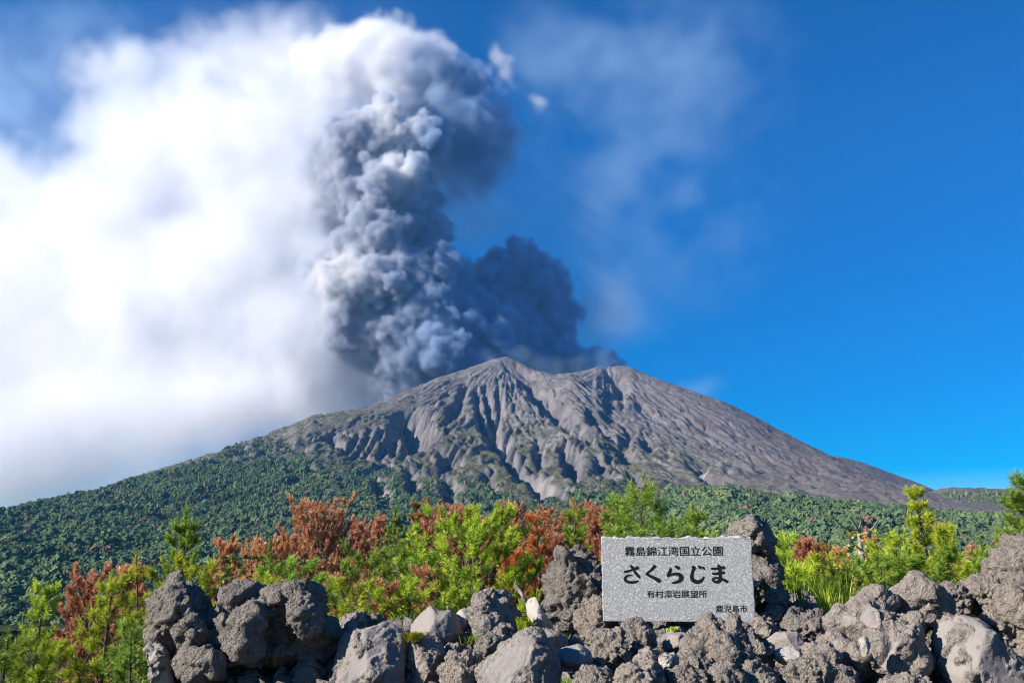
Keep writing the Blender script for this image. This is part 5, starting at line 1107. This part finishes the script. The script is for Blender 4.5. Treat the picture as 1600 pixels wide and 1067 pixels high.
# scrub: leafy clumps covering the slope behind the wall
nC = 1500; cx_ = rg.uniform(-13, 15, nC); cy_ = rg.uniform(9.6, 44, nC); cx_ *= np.clip(cy_/20, 0.55, 1.8); okc = ~((np.abs(cx_-1) < 3.8) & (cy_ < 9.9)); cx_, cy_ = cx_[okc], cy_[okc]; nC = len(cx_)
ch = rg.uniform(0.35, 1.15, nC)*np.clip(cy_/16, 0.7, 1.6); k_ = 130; cz = ground_z(cx_, cy_)
d = rg.normal(size=(nC, k_, 3)); d /= np.linalg.norm(d, axis=2)[..., None]; d[..., 2] = np.abs(d[..., 2]); rr = rg.uniform(0.5, 1.0, (nC, k_, 1))
c = np.stack([cx_, cy_, cz], -1)[:, None]+d*rr*ch[:, None, None]*np.array([0.95, 0.95, 1.0]); c = c.reshape(-1, 3); n = len(c)
dd = d.reshape(-1, 3)+rg.normal(size=(n, 3))*0.6; dd /= np.linalg.norm(dd, axis=1)[:, None]; s = np.cross(dd, rg.normal(size=(n, 3))); s /= np.linalg.norm(s, axis=1)[:, None]+1e-9
l = np.repeat(0.05*np.clip(cy_/13, 0.8, 2.5), k_)[:, None]*rg.uniform(0.7, 1.6, (n, 1)); V = np.stack([c, c+dd*l*0.5+s*l*0.3, c+dd*l, c+dd*l*0.5-s*l*0.3], 1).reshape(-1, 3); i = np.arange(n)[:, None]*4
o = mesh_obj('undergrowth', V, np.concatenate([i, i+1, i+2, i+3], 1), LM['leafy'], smooth=False); attr(o, 'v', np.repeat(np.clip(rg.normal(0.45, 0.25, n), 0, 1), 4)); tag(o, 'low grey green scrub filling the slope between the pines', 'scrub', kind='stuff')
# small plants on the rocks
def herb(label, px, py, Y, hpx, wpx, col, n, wd, name, cat):
    b0 = at(px, py, Y); h = hpx*Y/FPX; r_ = wpx*0.5*Y/FPX; a = rg.uniform(0, 6.28, n); ln_ = rg.uniform(0.3, 1, n)*r_; hh = h*rg.uniform(0.5, 1, n)
    b = np.stack([rg.normal(0, 0.02, n), rg.normal(0, 0.02, n), 0*a], -1); s = np.stack([np.cos(a+1.57), np.sin(a+1.57), 0*a], -1)*wd; dl = np.stack([np.cos(a), np.sin(a), 0*a], -1)
    md = b+dl*ln_[:, None]*0.5+np.stack([0*hh, 0*hh, hh*0.75], -1); tp = b+dl*ln_[:, None]+np.stack([0*hh, 0*hh, hh*0.8], -1)
    V = np.stack([b+s*0.5, b-s*0.5, md-s, tp, md+s], 1).reshape(-1, 3); i = np.arange(n)[:, None]*5
    o = tris_obj(name, V, np.vstack([np.hstack([i, i+1, i+2]), np.hstack([i, i+2, i+4]), np.hstack([i+4, i+2, i+3])]), LM[col], None, np.repeat(np.clip(rg.normal(0.5, 0.25, n), 0, 1), 5)); o.location = b0
    return tag(o, label, cat, None, 'thing')
herb('yellow leaved herb growing between the faceted boulder and the wedge boulder', 646, 1002, 6.9, 20, 66, 'yellow', 130, 0.0045, 'herb', 'herb')
herb('small spiky green grass tuft right of the wedge boulder', 735, 1006, 7.0, 20, 34, 'green', 40, 0.004, 'grass_tuft', 'grass tuft')
herb('leafy yellow green herb at the foot of the pale leaning slab', 820, 985, 7.3, 26, 36, 'bright', 50, 0.010, 'herb', 'herb')
herb('thin grass tuft at the bottom edge right of the pyramid boulder', 884, 1075, 5.75, 22, 20, 'green', 22, 0.003, 'grass_tuft', 'grass tuft')
herb('tiny green sprig under the lower edge of the sign', 1053, 986, 7.3, 10, 14, 'bright', 16, 0.006, 'herb', 'herb')
herb('long arching grass blades beside the dead branch', 836, 946, 8.8, 38, 50, 'bright', 40, 0.006, 'grass_tuft', 'grass tuft')
herb('dry grass tuft on top of the light brown grass fringed boulder', 1250, 946, 8.3, 34, 40, 'dull', 40, 0.004, 'grass_tuft', 'grass tuft')
# ------------------------------------------------------------------ air
HB = ((-6000, -400, -400), (6000, 7000, 3300))
hv = [(HB[a][0], HB[b][1], HB[c][2]) for a in (0, 1) for b in (0, 1) for c in (0, 1)]
hf = [(0, 1, 3, 2), (4, 6, 7, 5), (0, 4, 5, 1), (2, 3, 7, 6), (0, 2, 6, 4), (1, 5, 7, 3)]
hm = bpy.data.materials.new('air'); hm.use_nodes = True; ht = hm.node_tree; ht.nodes.clear()
ho, hp = ht.nodes.new('ShaderNodeOutputMaterial'), ht.nodes.new('ShaderNodeVolumePrincipled')
hp.inputs['Color'].default_value = (0.12, 0.45, 1.0, 1); hp.inputs['Density'].default_value = 2.5e-5; hp.inputs['Density Attribute'].default_value = ''
ht.links.new(hp.outputs[0], ho.inputs['Volume'])
hz_o = mesh_obj('haze', hv, hf, hm, smooth=False); tag(hz_o, 'thin blue air between the lookout and the volcano', 'haze', kind='stuff')
